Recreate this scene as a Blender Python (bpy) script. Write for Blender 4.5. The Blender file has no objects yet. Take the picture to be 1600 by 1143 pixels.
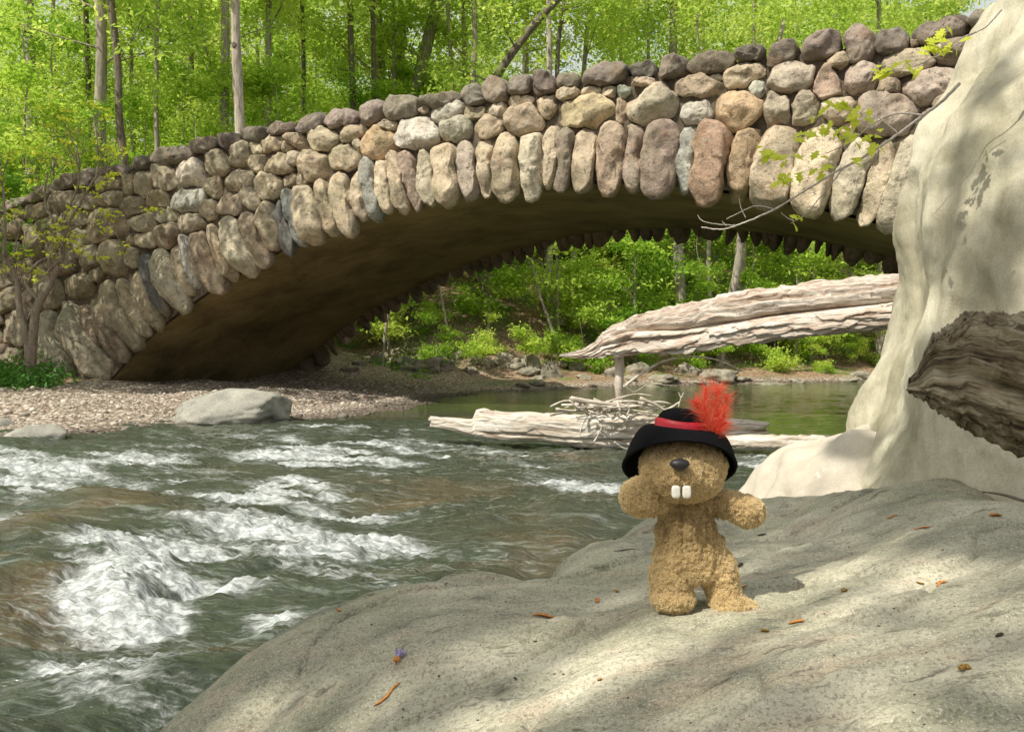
import bpy, math, random
import numpy as np
from mathutils import Vector
random.seed(7)
RS = np.random.RandomState(11)
F, HZ, CX, CH = 1386.0, 550.0, 800.0, 1.3      # focal length in photo pixels, horizon row, centre column, eye height
sc = bpy.context.scene
COL = bpy.context.collection

# ------------------------------------------------------------------ helpers
def W(px, py, Y): return np.array([(px-CX)/F*Y, Y, CH-(py-HZ)/F*Y])
def WZ(px, py, z):
    Y = F*(CH-z)/(py-HZ); return np.array([(px-CX)/F*Y, Y, z])

def link(o, parent=None):
    COL.objects.link(o)
    if parent is not None: o.parent = parent
    return o
def tag(o, label=None, cat=None, group=None, kind=None):
    for k, v in (('label', label), ('category', cat), ('group', group), ('kind', kind)):
        if v: o[k] = v
    return o
def empty(name, loc=(0,0,0)):
    o = bpy.data.objects.new(name, None); o.location = loc; o.empty_display_size = .1
    return link(o)
def mesh_np(name, V, polys, mat=None, smooth=True, attrs=None):
    """polys: list of int arrays (n,k)"""
    V = np.asarray(V, np.float32)
    me = bpy.data.meshes.new(name)
    polys = [np.asarray(p, np.int32) for p in polys if len(p)]
    nl = sum(p.size for p in polys); nf = sum(len(p) for p in polys)
    me.vertices.add(len(V)); me.vertices.foreach_set('co', V.ravel())
    me.loops.add(nl); me.loops.foreach_set('vertex_index', np.concatenate([p.ravel() for p in polys]))
    me.polygons.add(nf)
    sizes = np.concatenate([np.full(len(p), p.shape[1], np.int32) for p in polys])
    st = np.concatenate([[0], np.cumsum(sizes)[:-1]]).astype(np.int32)
    me.polygons.foreach_set('loop_start', st)
    me.polygons.foreach_set('use_smooth', np.full(nf, smooth, bool))
    me.update(calc_edges=True); me.validate()
    for k, a in (attrs or {}).items():
        a = np.asarray(a, np.float32)
        if a.ndim == 1:
            at = me.attributes.new(k, 'FLOAT', 'POINT'); at.data.foreach_set('value', a)
        else:
            at = me.attributes.new(k, 'FLOAT_COLOR', 'POINT')
            at.data.foreach_set('color', np.concatenate([a, np.ones((len(a), 1), np.float32)], 1).ravel())
    if mat: me.materials.append(mat)
    return me
def obj(name, V, polys, mat=None, parent=None, smooth=True, attrs=None, loc=None):
    """V in world space; if parent has a location the mesh is shifted to it"""
    V = np.asarray(V, float)
    off = np.zeros(3)
    if parent is not None:
        p = parent
        while p is not None: off += np.array(p.location); p = p.parent
    elif loc is not None: off = np.array(loc)
    o = bpy.data.objects.new(name, mesh_np(name, V-off, polys, mat, smooth, attrs))
    if parent is None and loc is not None: o.location = loc
    return link(o, parent)
def grid_faces(nu, nv, closed_u=False):
    i = np.arange(nu if closed_u else nu-1)[:, None]; j = np.arange(nv-1)[None, :]
    a = i*nv+j; b = ((i+1) % nu)*nv+j
    return np.stack([a, b, b+1, a+1], -1).reshape(-1, 4)

_P = np.random.RandomState(5).permutation(512)
_P = np.concatenate([_P, _P, _P])
_G = np.random.RandomState(6).uniform(-1, 1, 512)
def vnoise(p):
    p = np.asarray(p, float); i = np.floor(p).astype(int); f = p-i; f = f*f*f*(f*(f*6-15)+10)
    i &= 511; r = 0
    for dx in (0, 1):
        wx = f[..., 0] if dx else 1-f[..., 0]
        for dy in (0, 1):
            wy = f[..., 1] if dy else 1-f[..., 1]
            for dz in (0, 1):
                wz = f[..., 2] if dz else 1-f[..., 2]
                r = r+wx*wy*wz*_G[_P[_P[_P[(i[..., 0]+dx) & 511]+i[..., 1]+dy & 511]+i[..., 2]+dz & 511]]
    return r
def fbm(p, o=4, g=.5, l=2.03):
    p = np.asarray(p, float); a = 1; s = 0
    for k in range(o): s = s+a*vnoise(p+17.3*k); p = p*l; a *= g
    return s
def sstep(a, b, x): t = np.clip((x-a)/(b-a), 0, 1); return t*t*(3-2*t)

# ------------------------------------------------------------------ node material helpers
class M:
    def __init__(s, name):
        s.m = bpy.data.materials.new(name); s.m.use_nodes = True
        s.t = s.m.node_tree; s.n = s.t.nodes; s.n.clear()
        s.out = s.n.new('ShaderNodeOutputMaterial')
    def N(s, t, **k):
        n = s.n.new(t)
        for a, v in k.items():
            if a.startswith('i_'):
                key = a[2:].replace('_', ' '); n.inputs[key].default_value = v
            else: setattr(n, a, v)
        return n
    def L(s, a, b): s.t.links.new(a, b)
    def coord(s, obj=False):
        return s.N('ShaderNodeTexCoord').outputs['Object']
    def pos(s): return s.N('ShaderNodeNewGeometry').outputs['Position']
    def mapping(s, v, scale=(1,1,1), rot=(0,0,0)):
        n = s.N('ShaderNodeMapping'); s.L(v, n.inputs[0]); n.inputs['Scale'].default_value = scale; n.inputs['Rotation'].default_value = rot
        return n.outputs[0]
    def noise(s, v, scale=5, detail=5, rough=.55, dist=0):
        n = s.N('ShaderNodeTexNoise'); s.L(v, n.inputs['Vector'])
        n.inputs['Scale'].default_value = scale; n.inputs['Detail'].default_value = detail
        n.inputs['Roughness'].default_value = rough; n.inputs['Distortion'].default_value = dist
        return n.outputs['Fac']
    def vor(s, v, scale=5, feature='F1', out='Distance'):
        n = s.N('ShaderNodeTexVoronoi'); n.feature = feature; s.L(v, n.inputs['Vector']); n.inputs['Scale'].default_value = scale
        return n.outputs[out]
    def ramp(s, f, pts):
        n = s.N('ShaderNodeValToRGB'); s.L(f, n.inputs[0]); e = n.color_ramp.elements
        while len(e) < len(pts): e.new(.5)
        for k, (p, c) in enumerate(pts):
            e[k].position = p; e[k].color = (*c, 1) if not isinstance(c, (int, float)) else (c, c, c, 1)
        return n.outputs[0]
    def math(s, op, a, b=None, clamp=False):
        n = s.N('ShaderNodeMath', operation=op, use_clamp=clamp)
        for k, v in enumerate((a, b)):
            if v is None: continue
            if isinstance(v, (int, float)): n.inputs[k].default_value = v
            else: s.L(v, n.inputs[k])
        return n.outputs[0]
    def mix(s, f, a, b, mode='MIX'):
        n = s.N('ShaderNodeMix', data_type='RGBA', blend_type=mode)
        for k, v in ((0, f), (6, a), (7, b)):
            if isinstance(v, (int, float)): n.inputs[k].default_value = v
            elif isinstance(v, tuple): n.inputs[k].default_value = (*v, 1)
            else: s.L(v, n.inputs[k])
        return n.outputs[2]
    def attr(s, name, out='Fac'): return s.N('ShaderNodeAttribute', attribute_name=name).outputs[out]
    def bump(s, h, strength=.5, dist=.02, normal=None):
        n = s.N('ShaderNodeBump'); s.L(h, n.inputs['Height']); n.inputs['Strength'].default_value = strength; n.inputs['Distance'].default_value = dist
        if normal is not None: s.L(normal, n.inputs['Normal'])
        return n.outputs[0]
    def bsdf(s, col, rough=.85, spec=.3, normal=None, **k):
        n = s.N('ShaderNodeBsdfPrincipled')
        for key, v in (('Base Color', col), ('Roughness', rough), ('Specular IOR Level', spec)):
            if isinstance(v, tuple): n.inputs[key].default_value = (*v, 1)
            elif isinstance(v, (int, float)): n.inputs[key].default_value = v
            else: s.L(v, n.inputs[key])
        for key, v in k.items():
            key = key.replace('_', ' ')
            if isinstance(v, (int, float)): n.inputs[key].default_value = v
            elif isinstance(v, tuple): n.inputs[key].default_value = v
            else: s.L(v, n.inputs[key])
        if normal is not None: s.L(normal, n.inputs['Normal'])
        return n.outputs[0]
    def fin(s, sh): s.L(sh, s.out.inputs[0]); return s.m

def rock_mat(name, cols, scale=1., bump=.6, lichen=(.45,.47,.38), lich_amt=.62, fine=60, speck=.35, bdist=.02, flow=None, attrcol=None):
    m = M(name); p = m.pos()
    if flow: p2 = m.mapping(p, flow[0], flow[1])
    else: p2 = p
    n1 = m.noise(p2, 1.6*scale, 6, .6, .3)
    base = m.ramp(n1, [(.30, cols[0]), (.48, cols[1]), (.66, cols[2])])
    if attrcol:
        ac = m.attr(attrcol, 'Color')
        n0 = m.ramp(m.noise(p, 3.2*scale, 5, .6), [(.3, .62), (.7, 1.3)])
        base = m.mix(1.0, ac, n0, 'MULTIPLY')
    n2 = m.noise(p, 6*scale, 6, .65)
    base = m.mix(m.ramp(n2, [(lich_amt, 0.), (lich_amt+.12, .55)]), base, lichen)
    n3 = m.noise(p, fine*scale, 4, .7)
    base = m.mix(m.ramp(n3, [(.35, speck), (.6, 0.)]), base, m.mix(.75, base, (0.02,.02,.018)))
    n5 = m.noise(p, fine*2.6*scale, 2, .6)
    base = m.mix(m.ramp(n5, [(.58, 0.), (.72, speck*.8)]), base, (.6,.58,.5))
    h = m.math('ADD', m.math('MULTIPLY', m.noise(p2, 5*scale, 8, .65), 1.0), m.math('MULTIPLY', n3, .18))
    return m.fin(m.bsdf(base, .88, .25, m.bump(h, bump, bdist)))

# ------------------------------------------------------------------ materials
def leaf_mat(name, c0, c1, c2, trans=.5, rough=.55, noise_scale=.35):
    m = M(name)
    r = m.attr('tone'); oi = m.N('ShaderNodeObjectInfo').outputs['Random']
    big = m.noise(m.pos(), noise_scale, 2, .5)
    t = m.math('ADD', m.math('MULTIPLY', r, .45), m.math('ADD', m.math('MULTIPLY', oi, .3), m.math('MULTIPLY', m.math('SUBTRACT', big, .5), 1.3)))
    col = m.ramp(m.math('ADD', t, .15), [(.1, c0), (.5, c1), (.92, c2)])
    d = m.bsdf(col, rough, .25)
    tr = m.N('ShaderNodeBsdfTranslucent'); m.L(m.mix(.5, col, (.55,.75,.04), 'MIX') if False else col, tr.inputs[0])
    mx = m.N('ShaderNodeMixShader'); mx.inputs[0].default_value = trans
    m.L(d, mx.inputs[1]); m.L(tr.outputs[0], mx.inputs[2])
    return m.fin(mx.outputs[0])
MAT = {}
MAT['leaf'] = leaf_mat('spring_leaf', (.28,.46,.06), (.56,.73,.12), (.84,.90,.26), .6)
MAT['leaf_low'] = leaf_mat('understory_leaf', (.15,.33,.03), (.42,.62,.07), (.72,.82,.17), .55)
MAT['leaf_fern'] = leaf_mat('ground_plant_leaf', (.07,.20,.025), (.17,.38,.035), (.34,.55,.06), .4)
MAT['leaf_shade'] = leaf_mat('shaded_undergrowth_leaf', (.03,.09,.015), (.07,.19,.025), (.14,.30,.04), .35)  # ground plant leaf with the shade by the wall put into its colour
MAT['leaf_new'] = leaf_mat('new_leaf', (.45,.55,.03), (.62,.70,.05), (.75,.80,.1), .4)
def bark(name, a, b, sc_=1.):
    m = M(name); p = m.mapping(m.pos(), (6*sc_, 6*sc_, .9*sc_)); n = m.noise(p, 2.2, 7, .65, .4)
    c = m.ramp(n, [(.33, a), (.62, b)])
    g = m.noise(m.pos(), 1.1, 3)
    c = m.mix(m.ramp(g, [(.5, 0.), (.7, .35)]), c, (.16,.19,.11))
    return m.fin(m.bsdf(c, .9, .2, m.bump(n, .8, .03)))
MAT['bark'] = bark('grey_bark', (.17,.145,.12), (.46,.40,.33))
MAT['bark_pale'] = bark('pale_bark', (.22,.18,.14), (.58,.52,.43))
MAT['bark_dark'] = bark('dark_bark', (.07,.055,.042), (.24,.195,.155))
MAT['bark_white'] = bark('pale_twig_bark', (.46,.40,.33), (.74,.68,.60), 4)
MAT['bark_twig'] = bark('twig_bark', (.14,.105,.08), (.34,.28,.22), 3)

m = M('bridge_stone'); p = m.pos(); ac = m.attr('scol', 'Color')
n0 = m.ramp(m.noise(p, 2.4, 6, .62, .4), [(.28, .55), (.5, 1.0), (.72, 1.38)])
c = m.mix(1., ac, n0, 'MULTIPLY')
c = m.mix(m.ramp(m.noise(p, 1.7, 5, .6), [(.56, 0.), (.66, .35)]), c, (.30,.16,.075))
c = m.mix(m.ramp(m.noise(m.mapping(p, (1.3,1.3,1.1)), 4.2, 6, .68), [(.60, 0.), (.68, .6)]), c, (.42,.42,.34))
c = m.mix(m.ramp(m.noise(p, 9, 6, .7), [(.34, .75), (.46, 0.)]), c, (.07,.06,.045))
c = m.mix(m.ramp(m.noise(p, 22, 5, .7), [(.60, 0.), (.70, .35)]), c, (.60,.57,.46))
c = m.mix(m.ramp(m.noise(p, 1.1, 4, .6), [(.5, 0.), (.68, .35)]), c, (.16,.17,.08))
c = m.mix(m.ramp(m.noise(p, 55, 3, .7), [(.34, .5), (.5, 0.)]), c, (.06,.05,.04))
v = m.ramp(m.vor(m.mapping(p, (1,1,1)), 9), [(.03, 0.), (.09, 1.)])
h = m.math('ADD', m.noise(p, 4, 9, .66), m.math('MULTIPLY', v, .10))
MAT['stone'] = m.fin(m.bsdf(c, .86, .25, m.bump(h, .9, .08)))
m = M('mortar'); p = m.pos()
MAT['mortar'] = m.fin(m.bsdf(m.ramp(m.noise(p, 8, 6), [(.3, (.06,.048,.034)), (.7, (.17,.14,.10))]), .95, .1, m.bump(m.noise(p, 20, 5), .8, .03)))
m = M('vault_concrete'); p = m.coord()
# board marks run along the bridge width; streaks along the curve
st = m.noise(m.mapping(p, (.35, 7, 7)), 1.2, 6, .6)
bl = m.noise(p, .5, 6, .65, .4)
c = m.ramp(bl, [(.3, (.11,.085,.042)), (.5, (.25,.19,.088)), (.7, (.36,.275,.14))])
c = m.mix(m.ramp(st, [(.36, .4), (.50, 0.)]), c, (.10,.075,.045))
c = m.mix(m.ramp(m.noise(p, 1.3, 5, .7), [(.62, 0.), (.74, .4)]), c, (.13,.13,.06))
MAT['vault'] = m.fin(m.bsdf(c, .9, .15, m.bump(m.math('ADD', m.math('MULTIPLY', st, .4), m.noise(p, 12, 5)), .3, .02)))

# foreground rock : grey-green gneiss with sparkle
m = M('river_rock'); p = m.pos(); pf = m.mapping(p, (1.4, 5.5, 4.5), (0, 0, math.radians(-28)))
n1 = m.noise(p, 2.3, 6, .6, .5); nf = m.noise(pf, 1.5, 7, .62, .4)
c = m.ramp(m.math('ADD', m.math('MULTIPLY', n1, .5), m.math('MULTIPLY', nf, .5)), [(.38, (.21,.21,.155)), (.49, (.38,.36,.26)), (.61, (.58,.54,.41))])
c = m.mix(m.ramp(m.noise(p, 1.5, 5, .6), [(.5, 0.), (.64, .45)]), c, (.33,.34,.19))
c = m.mix(m.ramp(m.noise(m.mapping(p, (1, 3, 3), (0, 0, math.radians(-28))), 4.1, 6, .6), [(.54, 0.), (.64, .6)]), c, (.46,.37,.26))
c = m.mix(m.ramp(m.noise(pf, 3.3, 8, .7, 1.), [(.32, .4), (.44, 0.)]), c, (.12,.12,.095))
gr = m.noise(p, 150, 3, .75)
c = m.mix(m.ramp(gr, [(.36, .6), (.52, 0.)]), c, (.10,.092,.07))
c = m.mix(m.ramp(m.noise(p, 330, 2, .6), [(.56, 0.), (.68, .6)]), c, (.74,.70,.60))
pits = m.ramp(m.noise(m.mapping(p, (1.6, 5, 3), (0, 0, math.radians(-30))), 4.5, 8, .72), [(.26, .0), (.40, 1.)])
c = m.mix(m.math('MULTIPLY', m.math('SUBTRACT', 1., pits), .85), c, (.05,.045,.035))
h = m.math('ADD', m.math('MULTIPLY', m.noise(pf, 4, 9, .68), 1.), m.math('ADD', m.math('MULTIPLY', gr, .16), m.math('MULTIPLY', pits, .5)))
MAT['fore'] = m.fin(m.bsdf(c, .8, .3, m.bump(h, .75, .011)))
# pale boulder
m = M('pale_boulder'); p = m.pos(); pv = m.mapping(p, (2.6, 2.6, .7), (0, math.radians(-14), 0))
c = m.ramp(m.noise(pv, 1.5, 6, .6, .6), [(.3, (.29,.265,.175)), (.5, (.53,.495,.365)), (.68, (.69,.655,.51))])
c = m.mix(m.ramp(m.noise(p, 1.5, 7, .72), [(.52, 0.), (.66, .6)]), c, (.27,.255,.16))
c = m.mix(m.ramp(m.noise(p, 210, 4, .75), [(.36, .4), (.52, 0.)]), c, (.20,.18,.12))
c = m.mix(m.ramp(m.noise(p, 7, 6, .7), [(.58, 0.), (.68, .4)]), c, (.30,.27,.17))
cr = m.ramp(m.noise(m.mapping(p, (2, 2, .8)), 6, 8, .75, .6), [(.27, 0.), (.36, 1.)])
c = m.mix(m.math('MULTIPLY', m.math('SUBTRACT', 1., cr), .35), c, (.16,.14,.09))
h = m.math('ADD', m.noise(pv, 5, 9, .68), m.math('ADD', m.math('MULTIPLY', cr, .12), m.math('MULTIPLY', m.noise(p, 110, 3, .7), .15)))
MAT['pale'] = m.fin(m.bsdf(c, .85, .25, m.bump(h, .8, .022)))
MAT['slab'] = rock_mat('bleached_slab_rock', [(.40,.35,.27), (.52,.47,.38), (.60,.55,.45)], 2., .4, (.7,.66,.58), .6, 60, .15)
MAT['bankrock'] = rock_mat('bank_boulder', [(.17,.15,.11), (.32,.29,.22), (.46,.41,.32)], 2.0, .9, (.3,.33,.2), .58, 20, .4, .05)
MAT['flatrock'] = rock_mat('flat_river_boulder', [(.18,.18,.15), (.34,.33,.28), (.46,.44,.37)], 1.2, .7, (.4,.42,.33), .6, 30, .4, .03)
MAT['wetrock'] = rock_mat('wet_orange_rock', [(.06,.035,.015), (.16,.09,.03), (.26,.17,.07)], 8, .7, (.3,.28,.12), .6, 60, .3, .01)
# driftwood : grain along local x of the object
def wood_mat(name, a, b, c3, crack, axis_rot=(0,0,0), s=1., bd=.03):
    m = M(name); uvn = m.attr('gr', 'Vector')
    p = m.mapping(uvn, (.55*s, 6*s, 6*s)); n = m.noise(p, 2.2, 9, .68, .5)
    c = m.ramp(n, [(.34, crack), (.43, a), (.53, b), (.68, c3)])
    blot = m.noise(uvn, .8*s, 4, .6)
    c = m.mix(m.ramp(blot, [(.45, 0.), (.68, .55)]), c, a)
    f = m.noise(m.mapping(uvn, (2*s, 40*s, 40*s)), 2, 4, .7)
    c = m.mix(m.ramp(f, [(.34, .55), (.5, 0.)]), c, crack)
    return m.fin(m.bsdf(c, .85, .2, m.bump(m.math('ADD', n, m.math('MULTIPLY', f, .3)), .95, bd)))
MAT['drift'] = wood_mat('bleached_driftwood', (.52,.40,.31), (.76,.68,.58), (.86,.82,.75), (.16,.10,.065), s=1.2, bd=.05)
MAT['drift_low'] = wood_mat('bleached_driftwood_low', (.58,.50,.40), (.78,.72,.62), (.87,.84,.77), (.2,.14,.09), s=1.2)
MAT['oldlog'] = wood_mat('dark_weathered_wood', (.19,.145,.09), (.38,.32,.21), (.54,.50,.36), (.015,.011,.007), s=3.2, bd=.016)
m = M('terrain_soil'); p = m.pos(); z = m.N('ShaderNodeSeparateXYZ'); m.L(p, z.inputs[0])
lit = m.noise(p, 9, 6, .75); big = m.noise(p, .5, 5, .6)
soil = m.ramp(lit, [(.35, (.08,.05,.03)), (.5, (.27,.18,.11)), (.66, (.52,.38,.26))])
green = m.ramp(m.noise(p, 14, 5, .7), [(.35, (.03,.08,.012)), (.6, (.10,.22,.03)), (.75, (.2,.34,.05))])
c = m.mix(m.ramp(big, [(.52, 0.), (.62, .8)]), soil, green)
grav = m.vor(p, 11, 'F1', 'Color'); gs = m.N('ShaderNodeSeparateColor'); m.L(grav, gs.inputs[0])
gcol = m.ramp(gs.outputs[0], [(0., (.30,.23,.17)), (.5, (.52,.43,.34)), (1., (.72,.64,.54))])
wet = m.ramp(z.outputs[2], [(0.0, 0.), (1., 1.)])
gd = m.vor(p, 11)
gcol = m.mix(m.ramp(gd, [(.3, 0.), (.6, .7)]), gcol, (.10,.075,.055))
gm = m.attr('gravel')
c = m.mix(gm, c, gcol)
wt = m.attr('wet'); c = m.mix(wt, c, m.mix(.7, c, (.03,.022,.012)))
hh = m.math('ADD', m.math('MULTIPLY', lit, .6), m.math('MULTIPLY', m.math('SUBTRACT', 1., gd), m.math('MULTIPLY', gm, 1.)))
MAT['terrain'] = m.fin(m.bsdf(c, .95, .15, m.bump(hh, .9, .06)))

# water
m = M('river_water'); p = m.pos()
foam = m.attr('foam'); brown = m.attr('brown'); calm = m.attr('calm')
fl = m.mapping(p, (1., 3.2, 1), (0, 0, math.radians(-18)))
r1 = m.noise(fl, 5.5, 6, .62, .8); r2 = m.noise(m.mapping(p, (.8, 3.2, 1), (0, 0, math.radians(-10))), 11, 5, .6, .8)
r3 = m.noise(fl, 42, 4, .65, .6)
col = m.mix(brown, (.040,.052,.030), (.095,.070,.034))
col = m.mix(m.ramp(r1, [(.5, 0.), (.7, .4)]), col, (.075,.09,.055))
col = m.mix(calm, col, (.070,.095,.030))
lace = m.math('ADD', m.math('MULTIPLY', r2, .42), m.math('ADD', m.math('MULTIPLY', r3, .10), m.math('ADD', m.math('MULTIPLY', r1, .25), m.math('MULTIPLY', m.noise(m.mapping(p, (1., 7, 1), (0, 0, math.radians(-24))), 5, 6, .6, 1.2), .30))))
lace = m.math('MULTIPLY', m.math('SUBTRACT', lace, .535), 2.6)
fm = m.math('SUBTRACT', m.math('ADD', m.math('MULTIPLY', foam, .80), lace), .56)
fm = m.ramp(m.math('ADD', fm, .1), [(0., 0.), (.25, .18), (.60, .58), (1., .96)])
fcol = m.ramp(m.math('ADD', m.math('MULTIPLY', r3, .3), m.math('MULTIPLY', r2, .7)), [(.34, (.42,.49,.48)), (.60, (.90,.92,.92))])
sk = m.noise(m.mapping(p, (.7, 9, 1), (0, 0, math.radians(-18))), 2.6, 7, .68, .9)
col = m.mix(m.math('MULTIPLY', m.ramp(sk, [(.53, 0.), (.68, .85)]), m.math('MULTIPLY', m.math('SUBTRACT', 1., m.math('MULTIPLY', calm, .95)), m.math('ADD', .35, foam, True))), col, (.27,.31,.27))  # pale sky-highlight streaks painted into the water colour
col = m.mix(m.ramp(sk, [(.30, .6), (.44, 0.)]), col, (.03,.04,.022))
gl = m.ramp(m.noise(m.mapping(p, (1, 2.5, 1)), 60, 2, .5), [(.74, 0.), (.79, .7)])  # sun sparkles painted as tiny white specks in the water colour
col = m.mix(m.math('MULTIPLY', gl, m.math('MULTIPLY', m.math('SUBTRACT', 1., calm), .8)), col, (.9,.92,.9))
col = m.mix(fm, col, fcol)
rough = m.math('ADD', m.math('MULTIPLY', fm, .5), .05)
h = m.math('ADD', m.math('MULTIPLY', r1, .9), m.math('ADD', m.math('MULTIPLY', r2, .30), m.math('MULTIPLY', r3, .025)))
b = m.N('ShaderNodeBump'); m.L(h, b.inputs['Height']); b.inputs['Distance'].default_value = .055
m.L(m.math('SUBTRACT', .9, m.math('MULTIPLY', calm, .72)), b.inputs['Strength'])
MAT['water'] = m.fin(m.bsdf(col, rough, .75, b.outputs[0], IOR=1.36))

# ------------------------------------------------------------------ generic shapes
def tube(path, rad, k=8, cap=True, seed=0, wob=0.):
    """path (n,3), rad (n,) -> V, faces"""
    P = np.asarray(path, float); n = len(P); R = np.broadcast_to(np.asarray(rad, float), (n,))
    T = np.gradient(P, axis=0); T /= np.linalg.norm(T, axis=1)[:, None]+1e-12
    ref = np.array([0, 0, 1.]) if abs(T[0, 2]) < .8 else np.array([1., 0, 0])
    A = np.zeros_like(P); a = np.cross(T[0], ref); a /= np.linalg.norm(a)
    for i in range(n):
        a = a-T[i]*(a@T[i]); a /= np.linalg.norm(a)+1e-12; A[i] = a
    B = np.cross(T, A)
    th = np.arange(k)/k*2*math.pi
    V = P[:, None]+(np.cos(th)[None, :, None]*A[:, None]+np.sin(th)[None, :, None]*B[:, None])*R[:, None, None]
    V = V.reshape(-1, 3)
    i = np.arange(n-1)[:, None]; j = np.arange(k)[None]
    Fq = np.stack([i*k+j, i*k+(j+1) % k, (i+1)*k+(j+1) % k, (i+1)*k+j], -1).reshape(-1, 4)
    caps = []
    if cap: caps = [np.arange(k)[::-1][None], (np.arange(k)+(n-1)*k)[None]]
    return V, Fq, caps
class Acc:
    def __init__(s): s.V = []; s.P = {}; s.n = 0; s.A = []
    def add(s, V, *polys, a=None):
        V = np.asarray(V, float)
        for p in polys:
            p = np.asarray(p)
            if len(p): s.P.setdefault(p.shape[1], []).append(p+s.n)
        s.V.append(V); s.n += len(V)
        if a is not None: s.A.append(np.broadcast_to(np.asarray(a, float), (len(V),)+np.shape(a)[-1:] if np.ndim(a) else (len(V),)))
    def tube(s, path, rad, k=6, a=None):
        V, Fq, c = tube(path, rad, k); s.add(V, Fq, *c, a=a)
    def get(s): return np.concatenate(s.V), [np.concatenate(v) for v in s.P.values()]
def smooth_path(pts, n):
    pts = np.asarray(pts, float); m_ = len(pts); t = np.linspace(0, m_-1, n)
    out = []
    for tt in t:
        i = min(int(tt), m_-2); f = tt-i
        p0, p1, p2, p3 = pts[max(i-1, 0)], pts[i], pts[i+1], pts[min(i+2, m_-1)]
        out.append(.5*((2*p1)+(-p0+p2)*f+(2*p0-5*p1+4*p2-p3)*f*f+(-p0+3*p1-3*p2+p3)*f**3))
    return np.array(out)
def ico(sub):
    import bmesh
    bm = bmesh.new(); bmesh.ops.create_icosphere(bm, subdivisions=sub, radius=1)
    V = np.array([v.co[:] for v in bm.verts]); Fc = np.array([[v.index for v in f.verts] for f in bm.faces]); bm.free()
    return V, Fc
ICO = {k: ico(k) for k in (2, 3, 4, 5)}
def boulder(c, size, seed, sub=4, facets=7, rough=.10, rot=0, hi=.03, flat=.0):
    V, Fc = ICO[sub]; V = V.copy(); r = np.random.RandomState(seed)
    for k in range(facets):
        n = r.normal(size=3); n[2] = n[2]*.8+.1; n /= np.linalg.norm(n); h = r.uniform(.58, .85)
        d = V@n-h; V = V-np.where(d > 0, d, 0)[:, None]*n*.88
    off = r.uniform(0, 50, 3)
    nn = V/np.linalg.norm(V, axis=1)[:, None]
    V = V+nn*(fbm(V*1.6+off, 3)*rough+fbm(V*7+off, 3)*hi)[:, None]
    V = V*np.array(size); cr, sr = math.cos(rot), math.sin(rot)
    V = np.stack([V[:, 0]*cr-V[:, 1]*sr, V[:, 0]*sr+V[:, 1]*cr, V[:, 2]], 1)
    return V+np.array(c), Fc

# ------------------------------------------------------------------ BRIDGE
TH, D = 0.4915, 18.9
c_, s_ = math.cos(TH), math.sin(TH)
def plane(px, py, off=0.):
    u = (np.asarray(px, float)-CX)/F
    s = (u*(D+off*c_)-off*s_)/(c_+u*s_); Y = D-s*s_+off*c_
    return s, CH+(HZ-np.asarray(py, float))/F*Y
def bw(s, o, z):
    s, o, z = np.broadcast_arrays(s, o, z)
    return np.stack([s*c_+o*s_, D-s*s_+o*c_, z], -1)
near = np.array([(165,582),(210,552),(280,488),(350,445),(430,398),(520,356),(600,333),(680,316),(760,300),(900,295),(1000,293),(1080,304),(1170,314),(1270,323),(1340,340),(1390,350)], float)
ns, nz = plane(near[:, 0], near[:, 1])
def intr(s):     # soffit height over the bridge axis coordinate
    s = np.asarray(s, float); a = np.abs(s+.0)
    return IC0-IC1*s*s-IC2*sstep(10.5, 14.6, np.abs(s))*1.2
A_ = np.stack([np.ones_like(ns), ns**2], 1); co = np.linalg.lstsq(A_[1:], nz[1:], rcond=None)[0]; IC0, IC1, IC2 = co[0], -co[1], 0.4
top = np.array([(90,296),(250,250),(400,215),(600,178),(800,143),(950,120),(1100,100),(1320,66),(1500,50)], float)
tS, tZ = plane(top[:, 0], top[:, 1]); tc = np.polyfit(tS, tZ, 2)
def topz(s): return np.polyval(tc, np.clip(s, -17, 13))-1.0*sstep(-14.2, -18.5, np.asarray(s, float))
print('intrados', IC0, IC1, 'top', tc)

ring = """72,488,100,600,38 105,468,163,582,36 122,472,168,541,20 143,462,200,556,28 165,437,214,541,32 190,436,236,518,22 212,425,254,514,24 226,392,259,497,20
250,386,290,478,30 273,377,299,465,20 287,363,310,455,13 306,358,346,450,34 331,350,361,435,22 352,338,395,418,38 385,330,415,410,28 418,318,433,382,34
432,303,456,392,19 450,293,470,380,20 474,288,494,373,34 501,277,525,363,27 527,267,551,360,34 554,263,571,345,20 572,242,589,340,24 598,246,611,330,24
617,237,629,328,24 633,231,649,320,21 659,231,676,312,24 699,222,704,312,43 724,218,736,308,33 756,215,758,300,27 788,205,794,304,38 836,206,827,300,39
866,196,857,292,22 890,197,878,292,28 918,199,909,292,34 963,195,949,292,47 993,197,985,290,36 1044,185,1023,293,56 1081,200,1067,296,27 1119,192,1099,307,52
1178,195,1144,303,36 1222,197,1201,318,63 1286,199,1263,322,67 1356,213,1309,331,42 1392,220,1351,342,36 1434,217,1386,352,43 1480,222,1432,364,46 1530,225,1480,378,48 1590,225,1545,395,52""".split()
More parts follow.
